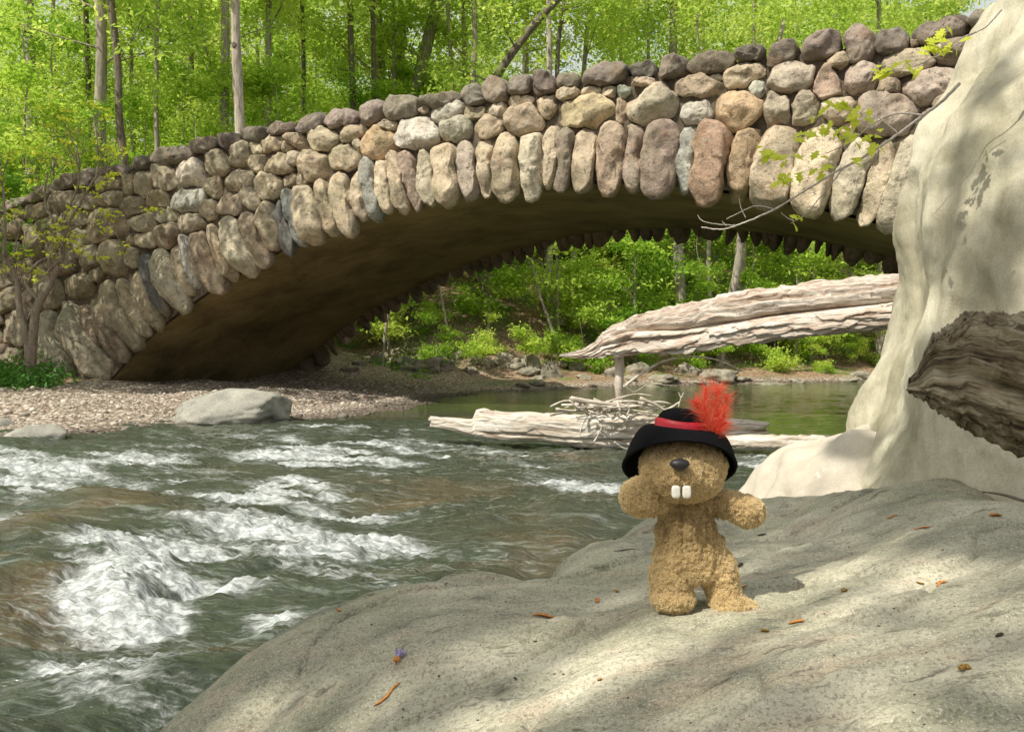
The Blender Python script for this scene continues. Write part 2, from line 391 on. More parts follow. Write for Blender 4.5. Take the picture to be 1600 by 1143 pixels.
cop = """103,286,54,18,20 141,280,20,34,0 180,267,54,15,8 219,256,32,22,15 275,244,86,25,4 320,227,48,21,8 360,221,36,25,5 398,210,46,25,2 444,201,54,15,8
486,193,38,28,20 532,184,60,28,6 583,176,46,35,15 628,169,53,39,5 690,157,76,22,10 740,152,34,36,20 775,143,40,42,45 812,136,44,36,20 851,134,38,36,0 887,129,42,24,10
943,118,78,36,10 1004,111,46,27,10 1050,106,46,40,15 1112,99,78,36,0 1172,87,50,28,15 1220,84,60,34,20 1282,74,70,40,15 1343,71,52,60,0 1395,66,56,44,15 1468,50,90,34,10
1535,34,56,34,15 1595,25,60,36,5 1660,12,66,40,5 62,304,40,18,22 24,322,44,20,22 -18,342,48,22,20""".split()
wall = """60,332,32,28,0 74,354,34,30,0 103,316,38,38,0 124,340,42,28,0 137,318,32,26,0 173,312,40,32,0 211,325,46,36,15 248,312,40,30,0 292,313,68,42,-3 226,347,48,34,10 258,336,38,30,10 299,347,50,28,5
262,366,33,44,-20 170,352,74,54,0 115,372,58,38,10 58,376,36,48,0 28,358,30,34,0 20,394,36,32,20 203,377,30,20,-10 228,375,38,28,0 138,402,36,42,0 178,400,46,62,0 208,403,18,34,0 97,412,52,44,0
55,434,36,26,0 124,446,52,40,0 152,430,24,22,0 80,458,42,46,20 48,475,28,42,0 14,470,36,34,30 24,515,38,48,0 -10,530,34,34,0 38,420,28,26,0 8,430,28,26,0 -14,410,28,30,0 -12,370,30,32,0 -15,490,30,40,0 85,392,32,28,0 4,350,30,22,0
30,330,28,24,0 20,560,50,30,0 60,560,40,40,0 158,286,34,26,10 178,288,34,28,0 203,292,22,32,-10 226,290,34,38,0 258,281,38,38,0 300,269,46,54,0 339,256,44,44,0 377,244,36,44,0 405,257,23,36,0 438,257,49,39,-8
462,247,24,33,0 490,259,52,45,0 401,234,22,22,0 425,226,36,28,0 449,230,28,24,-10 465,219,36,26,-20 506,219,48,40,0 547,209,40,30,5 540,245,54,42,0 558,229,24,22,0 336,292,25,36,0 373,283,52,36,0 420,292,48,44,0
453,283,20,20,0 471,281,15,22,0 360,318,40,40,0 392,313,32,36,0 327,330,30,32,0 592,222,56,52,0 608,198,30,22,0 654,207,68,52,8 662,173,18,14,0 697,177,60,32,28 711,200,56,44,10 743,175,36,26,0 778,174,32,26,0
762,197,54,36,12 813,159,44,24,10 820,186,56,50,15 855,165,36,34,20 886,148,38,22,15 912,175,98,48,6 922,142,38,16,3 952,143,24,18,0 976,145,28,20,0 1007,130,38,22,8 970,175,20,40,0 1020,163,80,68,5
982,199,12,12,0 1088,135,96,36,-6 1087,174,56,46,0 1152,171,76,62,0 1162,117,70,40,30 1183,139,29,35,0 1118,121,24,14,0 1235,121,80,46,6 1212,172,42,56,0 1256,168,48,58,0 1309,97,38,28,30 1294,128,48,56,0
1344,125,62,48,0 1389,137,36,26,-10 1421,99,92,36,15 1429,70,16,16,0 1482,80,60,28,12 1453,133,98,56,20 1310,171,62,48,0 1389,178,96,68,-4 1458,182,36,36,0 1325,208,30,22,0 1460,208,22,22,0
1510,185,50,44,0 1530,130,60,50,10 1540,80,60,36,5 1575,180,60,56,0 1600,120,64,54,0 1620,70,60,40,0""".split()
S = []   # (kind, c(2), A(2x2) )
def add_ellipse(kind, cx, cy, ax, bx, px0):
    s0, z0 = plane(cx, cy); s1, z1 = plane(cx+ax[0], cy+ax[1]); s2, z2 = plane(cx+bx[0], cy+bx[1])
    Am = np.array([[s1-s0, s2-s0], [z1-z0, z2-z0]]); S.append((kind, np.array([s0, z0]), Am, px0, cy))
for t in ring:
    a, b, x, y, w = map(float, t.split(',')); dx, dy = (x-a)/2, (y-b)/2; l = math.hypot(dx, dy)
    add_ellipse('ring', (a+x)/2, (b+y)/2+2, (dx*1.05, dy*1.05), (dy/l*w/2*1.06, -dx/l*w/2*1.06), (a+x)/2)
for kind, lst in (('cop', cop), ('wall', wall)):
    for t in lst:
        x, y, w, h, an = map(float, t.split(',')); an = math.radians(an)
        add_ellipse(kind, x, y, (w/2*math.cos(an), -w/2*math.sin(an)), (h/2*math.sin(an), h/2*math.cos(an)), x)
Cc = np.array([e[1] for e in S]); Mi = np.array([np.linalg.inv(e[2]) for e in S])
def metric(P, idx, pw=2.7):
    q = np.einsum('nij,pnj->pni', Mi[idx], P[:, None]-Cc[idx][None])
    return (np.abs(q)**pw).sum(-1)**(1/pw)
KA = 36
ang = np.arange(KA)/KA*2*math.pi
special = {(300,269):(.62,.56,.46),(292,313):(.42,.41,.35),(592,222):(.55,.40,.24),(654,207):(.60,.55,.46),(912,175):(.56,.46,.28),(1020,163):(.58,.51,.38),(1152,171):(.52,.38,.23),
 (1087,174):(.50,.47,.39),(697,177):(.56,.52,.43),(1235,121):(.50,.43,.33),(1294,128):(.50,.37,.28),(1212,172):(.50,.43,.32),(1256,168):(.47,.40,.29),(1344,125):(.44,.36,.29),(1453,133):(.50,.41,.33),(1389,178):(.45,.37,.29),(976,145):(.35,.38,.30),(1183,139):(.47,.46,.37),(711,200):(.45,.42,.32)}
ringspecial = {38:(.46,.46,.39),39:(.48,.33,.23),40:(.50,.37,.23),41:(.52,.43,.30),36:(.46,.37,.29),37:(.36,.28,.22),10:(.48,.47,.42),7:(.13,.13,.13),17:(.37,.39,.36),16:(.18,.17,.17),22:(.36,.36,.31),25:(.47,.36,.28),28:(.45,.38,.30),33:(.30,.25,.19),46:(.6,.5,.42)}
def stone_mesh(i, pw=3.2):
    kind, c, Am, px0, cy = S[i]
    r_ = np.random.RandomState(100+i)
    idx = [j for j in np.argsort(((Cc-c)**2).sum(1))[1:16]]
    dirs = np.stack([np.cos(ang), np.sin(ang)], 1)
    sizes = np.linalg.norm(Am, axis=0); rmax = 1.35*max(sizes)*1.2
    rho = np.linspace(.15*min(sizes), rmax, 90)
    P = c+dirs[:, None]*rho[None, :, None]; Pf = P.reshape(-1, 2)
    own = metric(Pf, [i])[:, 0].reshape(KA, -1); oth = metric(Pf, idx).min(1).reshape(KA, -1)
    lim = 1.34 if kind == 'wall' else (1.10 if kind == 'cop' else 1.25)
    bad = (own > lim) | (oth < own)
    k = np.where(bad.any(1), bad.argmax(1), len(rho)-1); r = rho[k]
    r = r-.008
    for _ in range(2): r = .25*np.roll(r, 1)+.5*r+.25*np.roll(r, -1)
    r *= 1+.03*np.array([vnoise(np.array([[math.cos(a)*1.5+i*3.1, math.sin(a)*1.5, i*.7]]))[0] for a in ang])
    depth = min(sizes)*(.72 if kind != 'ring' else .9)
    depth = float(np.clip(depth, .12, .42))
    back = .18 if kind != 'cop' else .62
    NR = 13
    a_ = np.linspace(0, math.radians(104), NR)[1:]
    f = np.sin(np.minimum(a_, math.pi/2))**.52; f = np.where(a_ > math.pi/2, 1-.10*(a_-math.pi/2)/.24, f)
    g = np.where(a_ < math.pi/2, np.abs(np.cos(a_))**.62*depth, -(a_-math.pi/2)/.24*back)
    if kind == 'cop':
        # round the far side as well
        f = np.concatenate([f, [.6, .05]]); g = np.concatenate([g, [-back-.06, -back-.09]])
    ring_ = dirs[:, None]*(r[:, None]*f[None])[..., None]
    V = np.concatenate([np.concatenate([ring_, np.broadcast_to(g[None, :, None], ring_.shape[:2]+(1,))], -1).reshape(-1, 3), [[0, 0, depth]]])
    # facets
    sz = np.array([r.mean()*1.0]*2+[depth])
    q = V/np.array([abs(r*np.cos(ang)).max(), abs(r*np.sin(ang)).max(), depth])
    for _ in range(10):
        n = r_.normal(size=3); n[2] = abs(n[2])*.8+.15; n /= np.linalg.norm(n); h = r_.uniform(.60, .98)
        d = q@n-h; q = q-np.where((d > 0) & (q[:, 2] > -.1), d, 0)[:, None]*n*.92
    V2 = q*np.array([abs(r*np.cos(ang)).max(), abs(r*np.sin(ang)).max(), depth])
    V2[:, :2] = .6*V2[:, :2]+.4*V[:, :2]
    o3 = r_.uniform(0, 90, 3)
    V2 = V2+np.stack([fbm(V2*3+o3, 3), fbm(V2*3+o3+9, 3), fbm(V2*3+o3+20, 3)], 1)*np.array([.045, .045, .065])+np.stack([fbm(V2*11+o3, 3)]*3, 1)*.018
    tilt = r_.uniform(-.12, .12, 2); V2[:, 2] += V2[:, 0]*tilt[0]+V2[:, 1]*tilt[1]
    if kind == 'ring':   # belly forward in the middle, lean out at the foot
        V2[:, 2] += .05
    if kind == 'cop': V2[:, 2] += .06
    V2[:, 2] += r_.uniform(-.03, .05)
    n_ = len(f); Fq = grid_faces(KA, n_, True)
    ctr = len(V2)-1
    tri = np.stack([np.arange(KA)*n_, (np.arange(KA)+1) % KA*n_, np.full(KA, ctr)], 1)[:, ::-1]
    Wd = bw(c[0]+V2[:, 0], -V2[:, 2]+.02, c[1]+V2[:, 1])
    # colour
    if kind == 'cop': base = np.array([.175, .145, .115])*r_.uniform(.75, 1.35)+r_.uniform(0, .02, 3)
    elif kind == 'ring':
        base = np.array([[.45,.385,.275],[.50,.43,.31],[.41,.345,.25],[.48,.44,.33],[.39,.31,.23]][r_.randint(5)])*r_.uniform(.85, 1.15)
    else:
        base = np.array([[.44,.37,.26],[.39,.32,.23],[.50,.44,.33],[.35,.285,.21],[.46,.40,.29]][r_.randint(5)])*r_.uniform(.85, 1.15)
    base = base*np.array([1.25, 1.21, 1.18]) if kind != 'cop' else base*1.2
    if px0 < 560 and kind != 'cop': base = base*(.42+.53*np.clip(px0/560, 0, 1))+np.array([.0, .004, .0])  # tree shade on the left end put into the stone colour
    for k_, v_ in special.items():
        if kind == 'wall' and abs(k_[0]-px0) < 1 and abs(k_[1]-cy) < 1: base = np.array(v_)
    if kind == 'ring' and i in ringspecial: base = np.array(ringspecial[i])
    return Wd, Fq, tri, np.tile(base, (len(Wd), 1))
groups = {'ring': Acc(), 'cop': Acc(), 'wall': Acc()}; colr = {'ring': [], 'cop': [], 'wall': []}
for i in range(len(S)):
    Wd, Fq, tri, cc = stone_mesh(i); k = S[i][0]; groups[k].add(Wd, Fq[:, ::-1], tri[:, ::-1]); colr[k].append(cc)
# the arch goes on behind the boulder and past the frame: ring, wall and coping continued with similar stones
def loose_stone(acc, clist, s0, z0, rs, rz, o0, ro, seed, col, rot=0.):
    V, Fc = boulder((0, 0, 0), (rs, ro, rz), seed, 3, 6, .08)
    ca, sa = math.cos(rot), math.sin(rot)
    x = V[:, 0]*ca-V[:, 2]*sa; zz = V[:, 0]*sa+V[:, 2]*ca
    acc.add(bw(s0+x, o0+V[:, 1], z0+zz), Fc); clist.append(np.tile(np.array(col)*random.uniform(.8, 1.2), (len(V), 1)))
W_BR = 7.6
s = 9.6
while s < 14.2:
    sl = -2*IC1*s; rot = math.atan(sl)
    loose_stone(groups['ring'], colr['ring'], s-.9*math.sin(rot)*-.6, float(intr(s))+.62, .24, .70, -.02, .3, int(s*90), (.36,.29,.21), rot*1.0); s += .47
for s in np.arange(8.4, 19, .62):
    loose_stone(groups['cop'], colr['cop'], s, float(topz(s))+.12, .34, .24, .28, .42, int(s*33), (.16,.12,.10))
    for k in range(9):
        z0 = float(topz(s))-.32-.46*k
        if s > 12.5 or z0 > float(intr(s))+1.5: loose_stone(groups['wall'], colr['wall'], s+.3*(k % 2), z0, .33, .25, .0, .24, int(s*33)+k*7, (.34,.27,.2))
for s in np.arange(-25, -17.6, .62):
    loose_stone(groups['cop'], colr['cop'], s, float(topz(s))+.12, .34, .22, .28, .42, int(-s*33), (.15,.12,.10))
    for k in range(11): loose_stone(groups['wall'], colr['wall'], s+.3*(k % 2), float(topz(s))-.32-.46*k, .33, .25, .0, .24, int(-s*33)+k*7, (.24,.19,.14))

bridge = empty('stone_arch_bridge', tuple(bw(0, 3.8, 0).tolist()))
tag(bridge, 'arched bridge of rounded brown boulders spanning the creek', 'bridge')
# far face ring (scallops under the far edge) and far parapet
farr, farc = Acc(), []
s = -14.2
while s < 14.4:
    wst = random.choice([.15, .2, .24, .3, .36])*random.uniform(.85, 1.15); rot = math.atan(-2*IC1*s)+random.uniform(-.12, .12); ext = random.uniform(-.10, .12)
    loose_stone(farr, farc, s+.45*math.sin(rot), float(intr(s))+.36-ext, wst, .66, W_BR+.02, .34, int(s*77)+2000, (.22,.17,.12), rot); s += wst*1.55
farw, farwc = Acc(), []
for s in np.arange(-20, 18, .7):
    loose_stone(farw, farwc, s, float(topz(s))+.05, .4, .26, W_BR-.25, .40, int(s*55)+5000, (.2,.15,.12))
def stone_part(name, acc, cl):
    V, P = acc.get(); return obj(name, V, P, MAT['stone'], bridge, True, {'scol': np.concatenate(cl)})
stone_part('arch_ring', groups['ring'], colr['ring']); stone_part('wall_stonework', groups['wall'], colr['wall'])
stone_part('parapet_coping', groups['cop'], colr['cop']); stone_part('rear_arch_ring', farr, farc); stone_part('rear_parapet', farw, farwc)
# mortar backing: near wall (closed slab), far wall
def slab_wall(o0, o1, name, mat, low, high):
    ss = np.linspace(-26, 19, 181); lo = low(ss); hi = high(ss)
    rows = [bw(ss, o0, lo), bw(ss, o0, hi), bw(ss, o1, hi), bw(ss, o1, lo)]
    V = np.stack(rows, 1).reshape(-1, 3); n = len(ss)
    Fq = []
    for i in range(n-1):
        for k in range(4): Fq.append([i*4+k, i*4+(k+1) % 4, (i+1)*4+(k+1) % 4, (i+1)*4+k])
    Fq += [[0, 3, 2, 1], [(n-1)*4, (n-1)*4+1, (n-1)*4+2, (n-1)*4+3]]
    return obj(name, V, [np.array(Fq)], mat, bridge, False)
low = lambda ss: np.where(np.abs(ss) < 14.45, np.maximum(intr(ss)+.10, -.3), -.5)
slab_wall(.045, .50, 'wall_core', MAT['mortar'], low, lambda ss: topz(ss)-.06)
slab_wall(W_BR-.5, W_BR-.05, 'rear_wall', MAT['mortar'], low, lambda ss: topz(ss)-.1)
ss = np.linspace(-26, 19, 91); V = np.concatenate([bw(ss, .50, topz(ss)-.85), bw(ss, W_BR-.5, topz(ss)-.85)]); n = len(ss)
obj('road_deck', V, [np.stack([np.arange(n-1), np.arange(1, n), np.arange(1, n)+n, np.arange(n-1)+n], 1)], MAT['mortar'], bridge, False)
# the vault
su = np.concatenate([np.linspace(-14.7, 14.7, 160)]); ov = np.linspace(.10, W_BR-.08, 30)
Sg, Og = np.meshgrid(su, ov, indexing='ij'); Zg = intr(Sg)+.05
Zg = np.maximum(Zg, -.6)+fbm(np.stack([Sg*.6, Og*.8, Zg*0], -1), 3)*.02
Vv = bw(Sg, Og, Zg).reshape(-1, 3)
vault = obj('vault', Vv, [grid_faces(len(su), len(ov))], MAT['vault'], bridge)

# ------------------------------------------------------------------ TERRAIN
poly = np.array([(-40., 6.), (-20, 9.5), (-11.5, 12.2), (-7.9, 13.6), (-5.9, 15.3), (-4.2, 16.8), (-3.3, 19), (-2.5, 22), (-1.9, 25.5), (-.4, 29.6), (2.4, 31.8), (6.3, 34.8), (10.9, 37.6), (17, 41), (34, 47), (60, 52), (120, 60)])
prof_x = np.array([-50, -3., 0, .6, 1.5, 3, 5, 8, 12, 20, 40, 90, 200])
prof_z = {0: [-.7, -.5, 0, .05, .10, .18, .26, .36, .55, 2.2, 7, 14, 20],
          1: [-.7, -.5, 0, .22, .35, .55, 1.4, 3.2, 5.5, 9.0, 16, 26, 34]}
def terr(x, y):
    P = np.stack([x, y], -1); shp = P.shape[:-1]; P = P.reshape(-1, 2)
    best = np.full(len(P), 1e9); tt = np.zeros(len(P)); sd = np.zeros(len(P))
    for i in range(len(poly)-1):
        a, b = poly[i], poly[i+1]; ab = b-a; L2 = ab@ab
        t = np.clip(((P-a)@ab)/L2, 0, 1); q = a+t[:, None]*ab; d = np.linalg.norm(P-q, axis=1)
        sgn = np.sign(ab[0]*(P[:, 1]-a[1])-ab[1]*(P[:, 0]-a[0]))
        m_ = d < best; best = np.where(m_, d, best); tt = np.where(m_, i+t, tt); sd = np.where(m_, sgn*d, sd)
    w = sstep(8.2, 10.5, tt)
    sd = sd+fbm(np.stack([P[:, 0]*.35, P[:, 1]*.35, P[:, 0]*0], -1), 3)*.45
    z = (1-w)*np.interp(sd, prof_x, prof_z[0])+w*np.interp(sd, prof_x, prof_z[1])
    # bridge approach embankments
    sB = P[:, 0]*c_-(P[:, 1]-D)*s_; oB = P[:, 0]*s_+(P[:, 1]-D)*c_
    zt = 4.9
    # left: high ground behind the near wall, beyond the springing
    e = sstep(-14.6, -16.2, sB)*sstep(.2, .6, oB)*(1-sstep(14, 30, oB)*.0)
    z = np.where(e > 0, np.maximum(z, e*zt+np.clip(-sB-17, 0, 30)*.10), z)
    e = sstep(14.4, 17, sB)*sstep(-2, .6, oB)
    z = np.where(e > 0, np.maximum(z, e*zt), z)
    # right bank in front of the bridge
    lx = P[:, 0]-1.8-np.clip(P[:, 1]-3, -8, 100)*.95
    z = np.where((P[:, 1] < 26), np.maximum(z, np.interp(lx-.4*(P[:, 1] < 2), [-1, .2, 1.5, 6, 14, 40], [-.7, -.1, .3, 1.0, 3.2, 9])), z)
    # ground behind the camera
    z = np.maximum(z, np.interp(-P[:, 1]-1.0, [0, 1, 6, 60], [-.7, .3, 1.0, 8]))
    amp = np.clip(sd*.15, 0, .35)
    z = z+fbm(np.stack([P[:, 0]*.8, P[:, 1]*.8, P[:, 0]*0+3], -1), 4)*.35*amp+fbm(np.stack([P[:, 0]*.12, P[:, 1]*.12, P[:, 0]*0+3], -1), 3)*np.clip(sd-12, 0, 30)*.05
    return z.reshape(shp), sd.reshape(shp), tt.reshape(shp), w.reshape(shp)
def axis(a, b, c, d, fine, coarse):
    return np.unique(np.concatenate([np.linspace(a, b, coarse), np.linspace(b, c, fine), np.linspace(c, d, coarse)]))
gx = axis(-160, -22, 26, 170, 330, 40); gy = axis(-60, 8, 52, 260, 300, 40)
X, Y = np.meshgrid(gx, gy, indexing='ij'); Z, SD, TT, WW = terr(X, Y)
grv = (1-WW)*sstep(10.5, 8.0, SD)*sstep(-26, -2, X)**.2
grv = np.clip(grv+WW*sstep(.9, .2, SD), 0, 1); wet = np.maximum(sstep(.35, .0, SD)*.8, sstep(.08, .0, Z)*.8)
ter = obj('ground', np.stack([X, Y, Z], -1).reshape(-1, 3), [grid_faces(len(gx), len(gy))], MAT['terrain'], None, True, {'gravel': grv.ravel(), 'wet': wet.ravel()})
tag(ter, 'creek banks, gravel bar and wooded hillside', 'ground', kind='structure')
def ghit(px, py, y0=24., y1=60.):
    ys = np.linspace(y0, y1, 500); xs_ = (px-CX)/F*ys; z = terr(xs_, ys)[0]; ray = CH-(py-HZ)/F*ys
    k = np.argmax(z > ray); return np.array([xs_[k], ys[k], z[k]]) if (z > ray).any() else np.array([xs_[-1], ys[-1], z[-1]])
def gz(x, y): return float(terr(np.array([x]), np.array([y]))[0][0])

# ------------------------------------------------------------------ WATER
def to_px(P):
    return CX+F*P[..., 0]/P[..., 1], HZ+F*(CH-P[..., 2])/P[..., 1]
NU, NV = 900, 760
u = np.linspace(-.95, .95, NU); yy = np.concatenate([np.exp(np.linspace(math.log(1.2), math.log(18), 600)), np.linspace(18.1, 70, 160)])
U, YY = np.meshgrid(u, yy, indexing='ij'); XX = U*YY
px, py = to_px(np.stack([XX, YY, XX*0], -1))
foams = [(60,742,150,22,1.15),(240,728,150,14,.8),(440,716,80,14,1.15),(560,712,90,9,.8),(640,698,120,7,.5),(330,772,140,12,.8),(195,912,75,46,2.1),(285,885,95,34,1.15),(420,822,170,26,.9),(560,846,130,24,.8),
 (610,792,110,11,.55),(150,1110,150,40,1.1),(50,1056,70,20,.5),(280,1020,70,22,.75),(430,965,55,30,.95),(400,900,90,20,.6),(900,752,110,13,.75),(830,726,50,8,.6),(905,880,50,12,.5),(20,800,60,12,.9),(1180,722,60,9,1.1),
 (480,672,200,7,.55),(100,702,150,9,.75),(600,742,160,9,.35),(720,712,70,7,.7),(930,702,90,5,.9),(60,905,60,14,.35),(640,900,60,14,.6),(300,690,120,6,.45),(760,752,70,6,.35),(480,770,80,10,.5)]
foam = np.zeros_like(px)
wpx = px+22*fbm(np.stack([XX*1.1, YY*1.1, XX*0], -1), 3); wpy = py+.10*(py-HZ)*fbm(np.stack([XX*.9+7, YY*.9, XX*0], -1), 3)
for (a, b, rx, ry, w) in foams: foam += w*np.exp(-((wpx-a)/rx)**2-((wpy-b)/ry)**2)
st_ = fbm(np.stack([(XX*.95-YY*-.31)*1.2, (XX*.31+YY*.95)*4.5, XX*0+4], -1), 4)
foam = np.clip(foam*(.98+.85*st_)+.19+.34*np.clip(st_, 0, 1)*sstep(640, 700, py)*sstep(1150, 900, px), 0, 1.35)*sstep(634, 652, py)
browns = [(60,850,90,22,1.),(160,800,150,22,.9),(760,770,240,18,.9),(0,950,80,60,.7),(650,860,120,18,.3),(620,640,140,10,.7),(330,1060,90,30,.9),(850,830,120,24,.7),(60,940,110,40,.6),(880,722,50,8,.8),(120,1010,160,24,.5),(420,740,100,7,.4)]
brn = np.zeros_like(px)
for (a, b, rx, ry, w) in browns: brn += w*np.exp(-((wpx-a)/rx)**2-((wpy-b)/ry)**2)
calm = sstep(650, 636, py)
calm = np.maximum(calm, sstep(980, 1060, px)*sstep(712, 700, py))
fx = math.radians(-18); ca, sa = math.cos(fx), math.sin(fx)
A1 = XX*ca-YY*sa; B1 = XX*sa+YY*ca
rapid = (1-calm)
h = (.06+.035*sstep(9, 5, YY))*fbm(np.stack([A1*1.0, B1*2.2, A1*0], -1), 4)+.016*fbm(np.stack([A1*3, B1*8, A1*0+5], -1), 3)
ridge = 1-np.abs(fbm(np.stack([A1*.9, B1*2.1, A1*0+9], -1), 3)); h += .04*ridge
hump = [(140,800,130,20,.10),(50,850,95,22,.14),(200,905,70,38,.10),(120,985,130,26,-.08),(280,940,70,30,-.03),(440,712,70,10,.06),(60,735,120,14,.06),(300,830,120,20,.03),(250,1070,120,24,.05)]
for (a, b, rx, ry, w) in hump: h = h+w*np.exp(-((px-a)/rx)**2-((py-b)/ry)**2)
h = h*rapid*sstep(19, 15, YY)+calm*.004*fbm(np.stack([A1*2, B1*5, A1*0], -1), 3)
h += np.clip(foam, 0, 1.5)*rapid*(.020*fbm(np.stack([A1*9, B1*14, A1*0+2], -1), 3)+.010*fbm(np.stack([A1*28, B1*34, A1*0+2], -1), 2))
h += rapid*.003*fbm(np.stack([A1*7, B1*24, A1*0+5], -1), 3)*sstep(14, 8, YY)
WS = obj('water', np.stack([XX, YY, h-.02], -1).reshape(-1, 3), [grid_faces(NU, len(yy))], MAT['water'], None, True,
         {'foam': foam.ravel(), 'brown': np.clip(brn*(.75+.9*fbm(np.stack([A1*1.4, B1*4, A1*0+40], -1), 4)), 0, 1).ravel(), 'calm': calm.ravel()})
tag(WS, 'shallow green-brown creek breaking into white rapids', 'water', kind='structure')

# ------------------------------------------------------------------ FOREGROUND ROCK (height field through control points)
sil = [(240,1143,.60),(350,1040,.66),(450,985,.70),(520,945,.74),(620,915,.77),(740,893,.785),(830,905,.765),(870,886,.75),(900,870,.74),(930,851,.74),(960,833,.74),(985,823,.745),(1010,815,.75),(1080,801,.775),(1150,790,.80),(1290,770,.85),(1350,762,.87),(1420,755,.90),(1470,758,.915),(1530,765,.93),(1600,788,.95)]
ctl = [tuple(WZ(*t)) for t in sil]
for t in sil:
    p = WZ(*t); d = p[:2]/np.linalg.norm(p[:2]); nrm = d if t[0] > 620 else np.array([-.75, .66])
    k = .16 if t[0] < 880 else .3
    ctl += [(p[0]+nrm[0]*k, p[1]+nrm[1]*k, p[2]-.16-.05*(t[0] < 700)), (p[0]+nrm[0]*(k+.3), p[1]+nrm[1]*(k+.3), p[2]-.62), (p[0]+nrm[0]*(k+.75), p[1]+nrm[1]*(k+.75), -.35)]
inner = [(1090,950,.885),(1040,945,.88),(1180,960,.89),(800,1143,.82),(800,1000,.825),(600,1050,.765),(1100,1143,.85),(1500,1143,.90),(1500,1000,.945),(1540,890,.985),(1430,912,.955),(1300,860,.885),(1000,890,.82),
 (1500,820,.965),(1250,955,.915),(1300,1040,.905),(680,960,.80),(560,1143,.72),(420,1100,.68),(1200,830,.83),(1350,935,.925),(1340,890,.90),(900,1050,.845),(900,940,.835),(1600,1060,.93),(1600,880,1.0)]
ctl += [tuple(WZ(*t)) for t in inner]
ctl += [(0, .3, .72), (.6, .3, .8), (-.55, .75, .52), (-1., .9, .1), (-1.3, 1.5, -.4), (0, -.6, .5), (1.5, 0, .85), (2, 1, 1.0), (2.5, 2, .98), (3.2, 0, .8), (-.9, 0, -.1), (2.3, 2.9, .75), (3.2, 1.5, 1.), (-1.6, 0, -.5), (1.5, -1, .6)]
ctl = np.array(ctl)
def tps(C, P, chunk=20000):
    n = len(C); r2 = ((C[:, None, :2]-C[None, :, :2])**2).sum(-1)
    K = .5*r2*np.log(r2+1e-9); K += np.eye(n)*.002
    Q = np.concatenate([np.ones((n, 1)), C[:, :2]], 1)
    A = np.block([[K, Q], [Q.T, np.zeros((3, 3))]]); w = np.linalg.solve(A, np.concatenate([C[:, 2], np.zeros(3)]))
    out = np.zeros(len(P))
    for i in range(0, len(P), chunk):
        p = P[i:i+chunk]; r2 = ((p[:, None]-C[None, :, :2])**2).sum(-1)
        out[i:i+chunk] = (.5*r2*np.log(r2+1e-9))@w[:n]+w[n]+p@w[n+1:]
    return out
FISS = []
def rockz(P):
    z = tps(ctl, P)
    ca, sa = math.cos(math.radians(28)), math.sin(math.radians(28))
    a = P[:, 0]*ca+P[:, 1]*sa; b = -P[:, 0]*sa+P[:, 1]*ca
    z = z+.020*fbm(np.stack([a*1.6, b*3.4, a*0], -1), 3)+.009*fbm(np.stack([a*4.5, b*11, a*0+3], -1), 4)
    # a few erosion ledges
    l = fbm(np.stack([a*1.2+5, b*3.2, a*0+8], -1), 3); z = z-.010*sstep(.02, .0, np.abs(l-.25))-.012*sstep(.15, .3, l)
    # raised knob near the water edge
    k = WZ(735, 905, .78); d2 = ((P[:, 0]-k[0])/.085)**2+((P[:, 1]-k[1])/.06)**2
    z = z+.022*np.exp(-d2*d2)
    z = z+.0024*fbm(np.stack([P[:, 0]*34, P[:, 1]*34, P[:, 0]*0], -1), 3)
    fi = fbm(np.stack([a*1.7+31, b*4.2, a*0+2], -1), 4); msk = sstep(.05, .3, fbm(np.stack([a*1.1+3, b*1.6, a*0+77], -1), 2))
    z = z-.006*msk*sstep(.03, .0, np.abs(fi))
    z = z-.004*sstep(.30, .5, fbm(np.stack([a*9, b*16, a*0+12], -1), 3))
    for pth, dp_, wd_ in FISS:
        dm = np.full(len(P), 9.)
        for i in range(len(pth)-1):
            A_1, B_1 = pth[i], pth[i+1]; ab = B_1-A_1; tq = np.clip(((P-A_1)@ab)/(ab@ab), 0, 1); dm = np.minimum(dm, np.linalg.norm(P-A_1-tq[:, None]*ab, axis=1))
        z = z-dp_*np.exp(-(dm/wd_)**2)
    return z
for _ in range(6):      # settle the rim of the shelf at its surveyed height
    for i, t in enumerate(sil):
        if t[0] < 480: continue
        ys = np.linspace(.8, 4.0, 400); xs_ = (t[0]-CX)/F*ys; zz = rockz(np.stack([xs_, ys], 1)); pmin = (HZ+F*(CH-zz)/ys)
        k = pmin.argmin(); e_ = (t[1]-pmin[k])*ys[k]/F; ctl[i, 2] -= e_*.7
        j = len(sil)+i*3; ctl[j, 2] -= e_*.7
def onrock(px, py):
    """point of the rock surface seen at a pixel"""
    d = np.array([(px-CX)/F, 1, -(py-HZ)/F]); t = np.linspace(.7, 3.2, 1200); P = d[None]*t[:, None]
    z = rockz(P[:, :2]); k = np.argmax(CH+P[:, 2] < z); return np.array([P[k, 0], P[k, 1], z[k]])

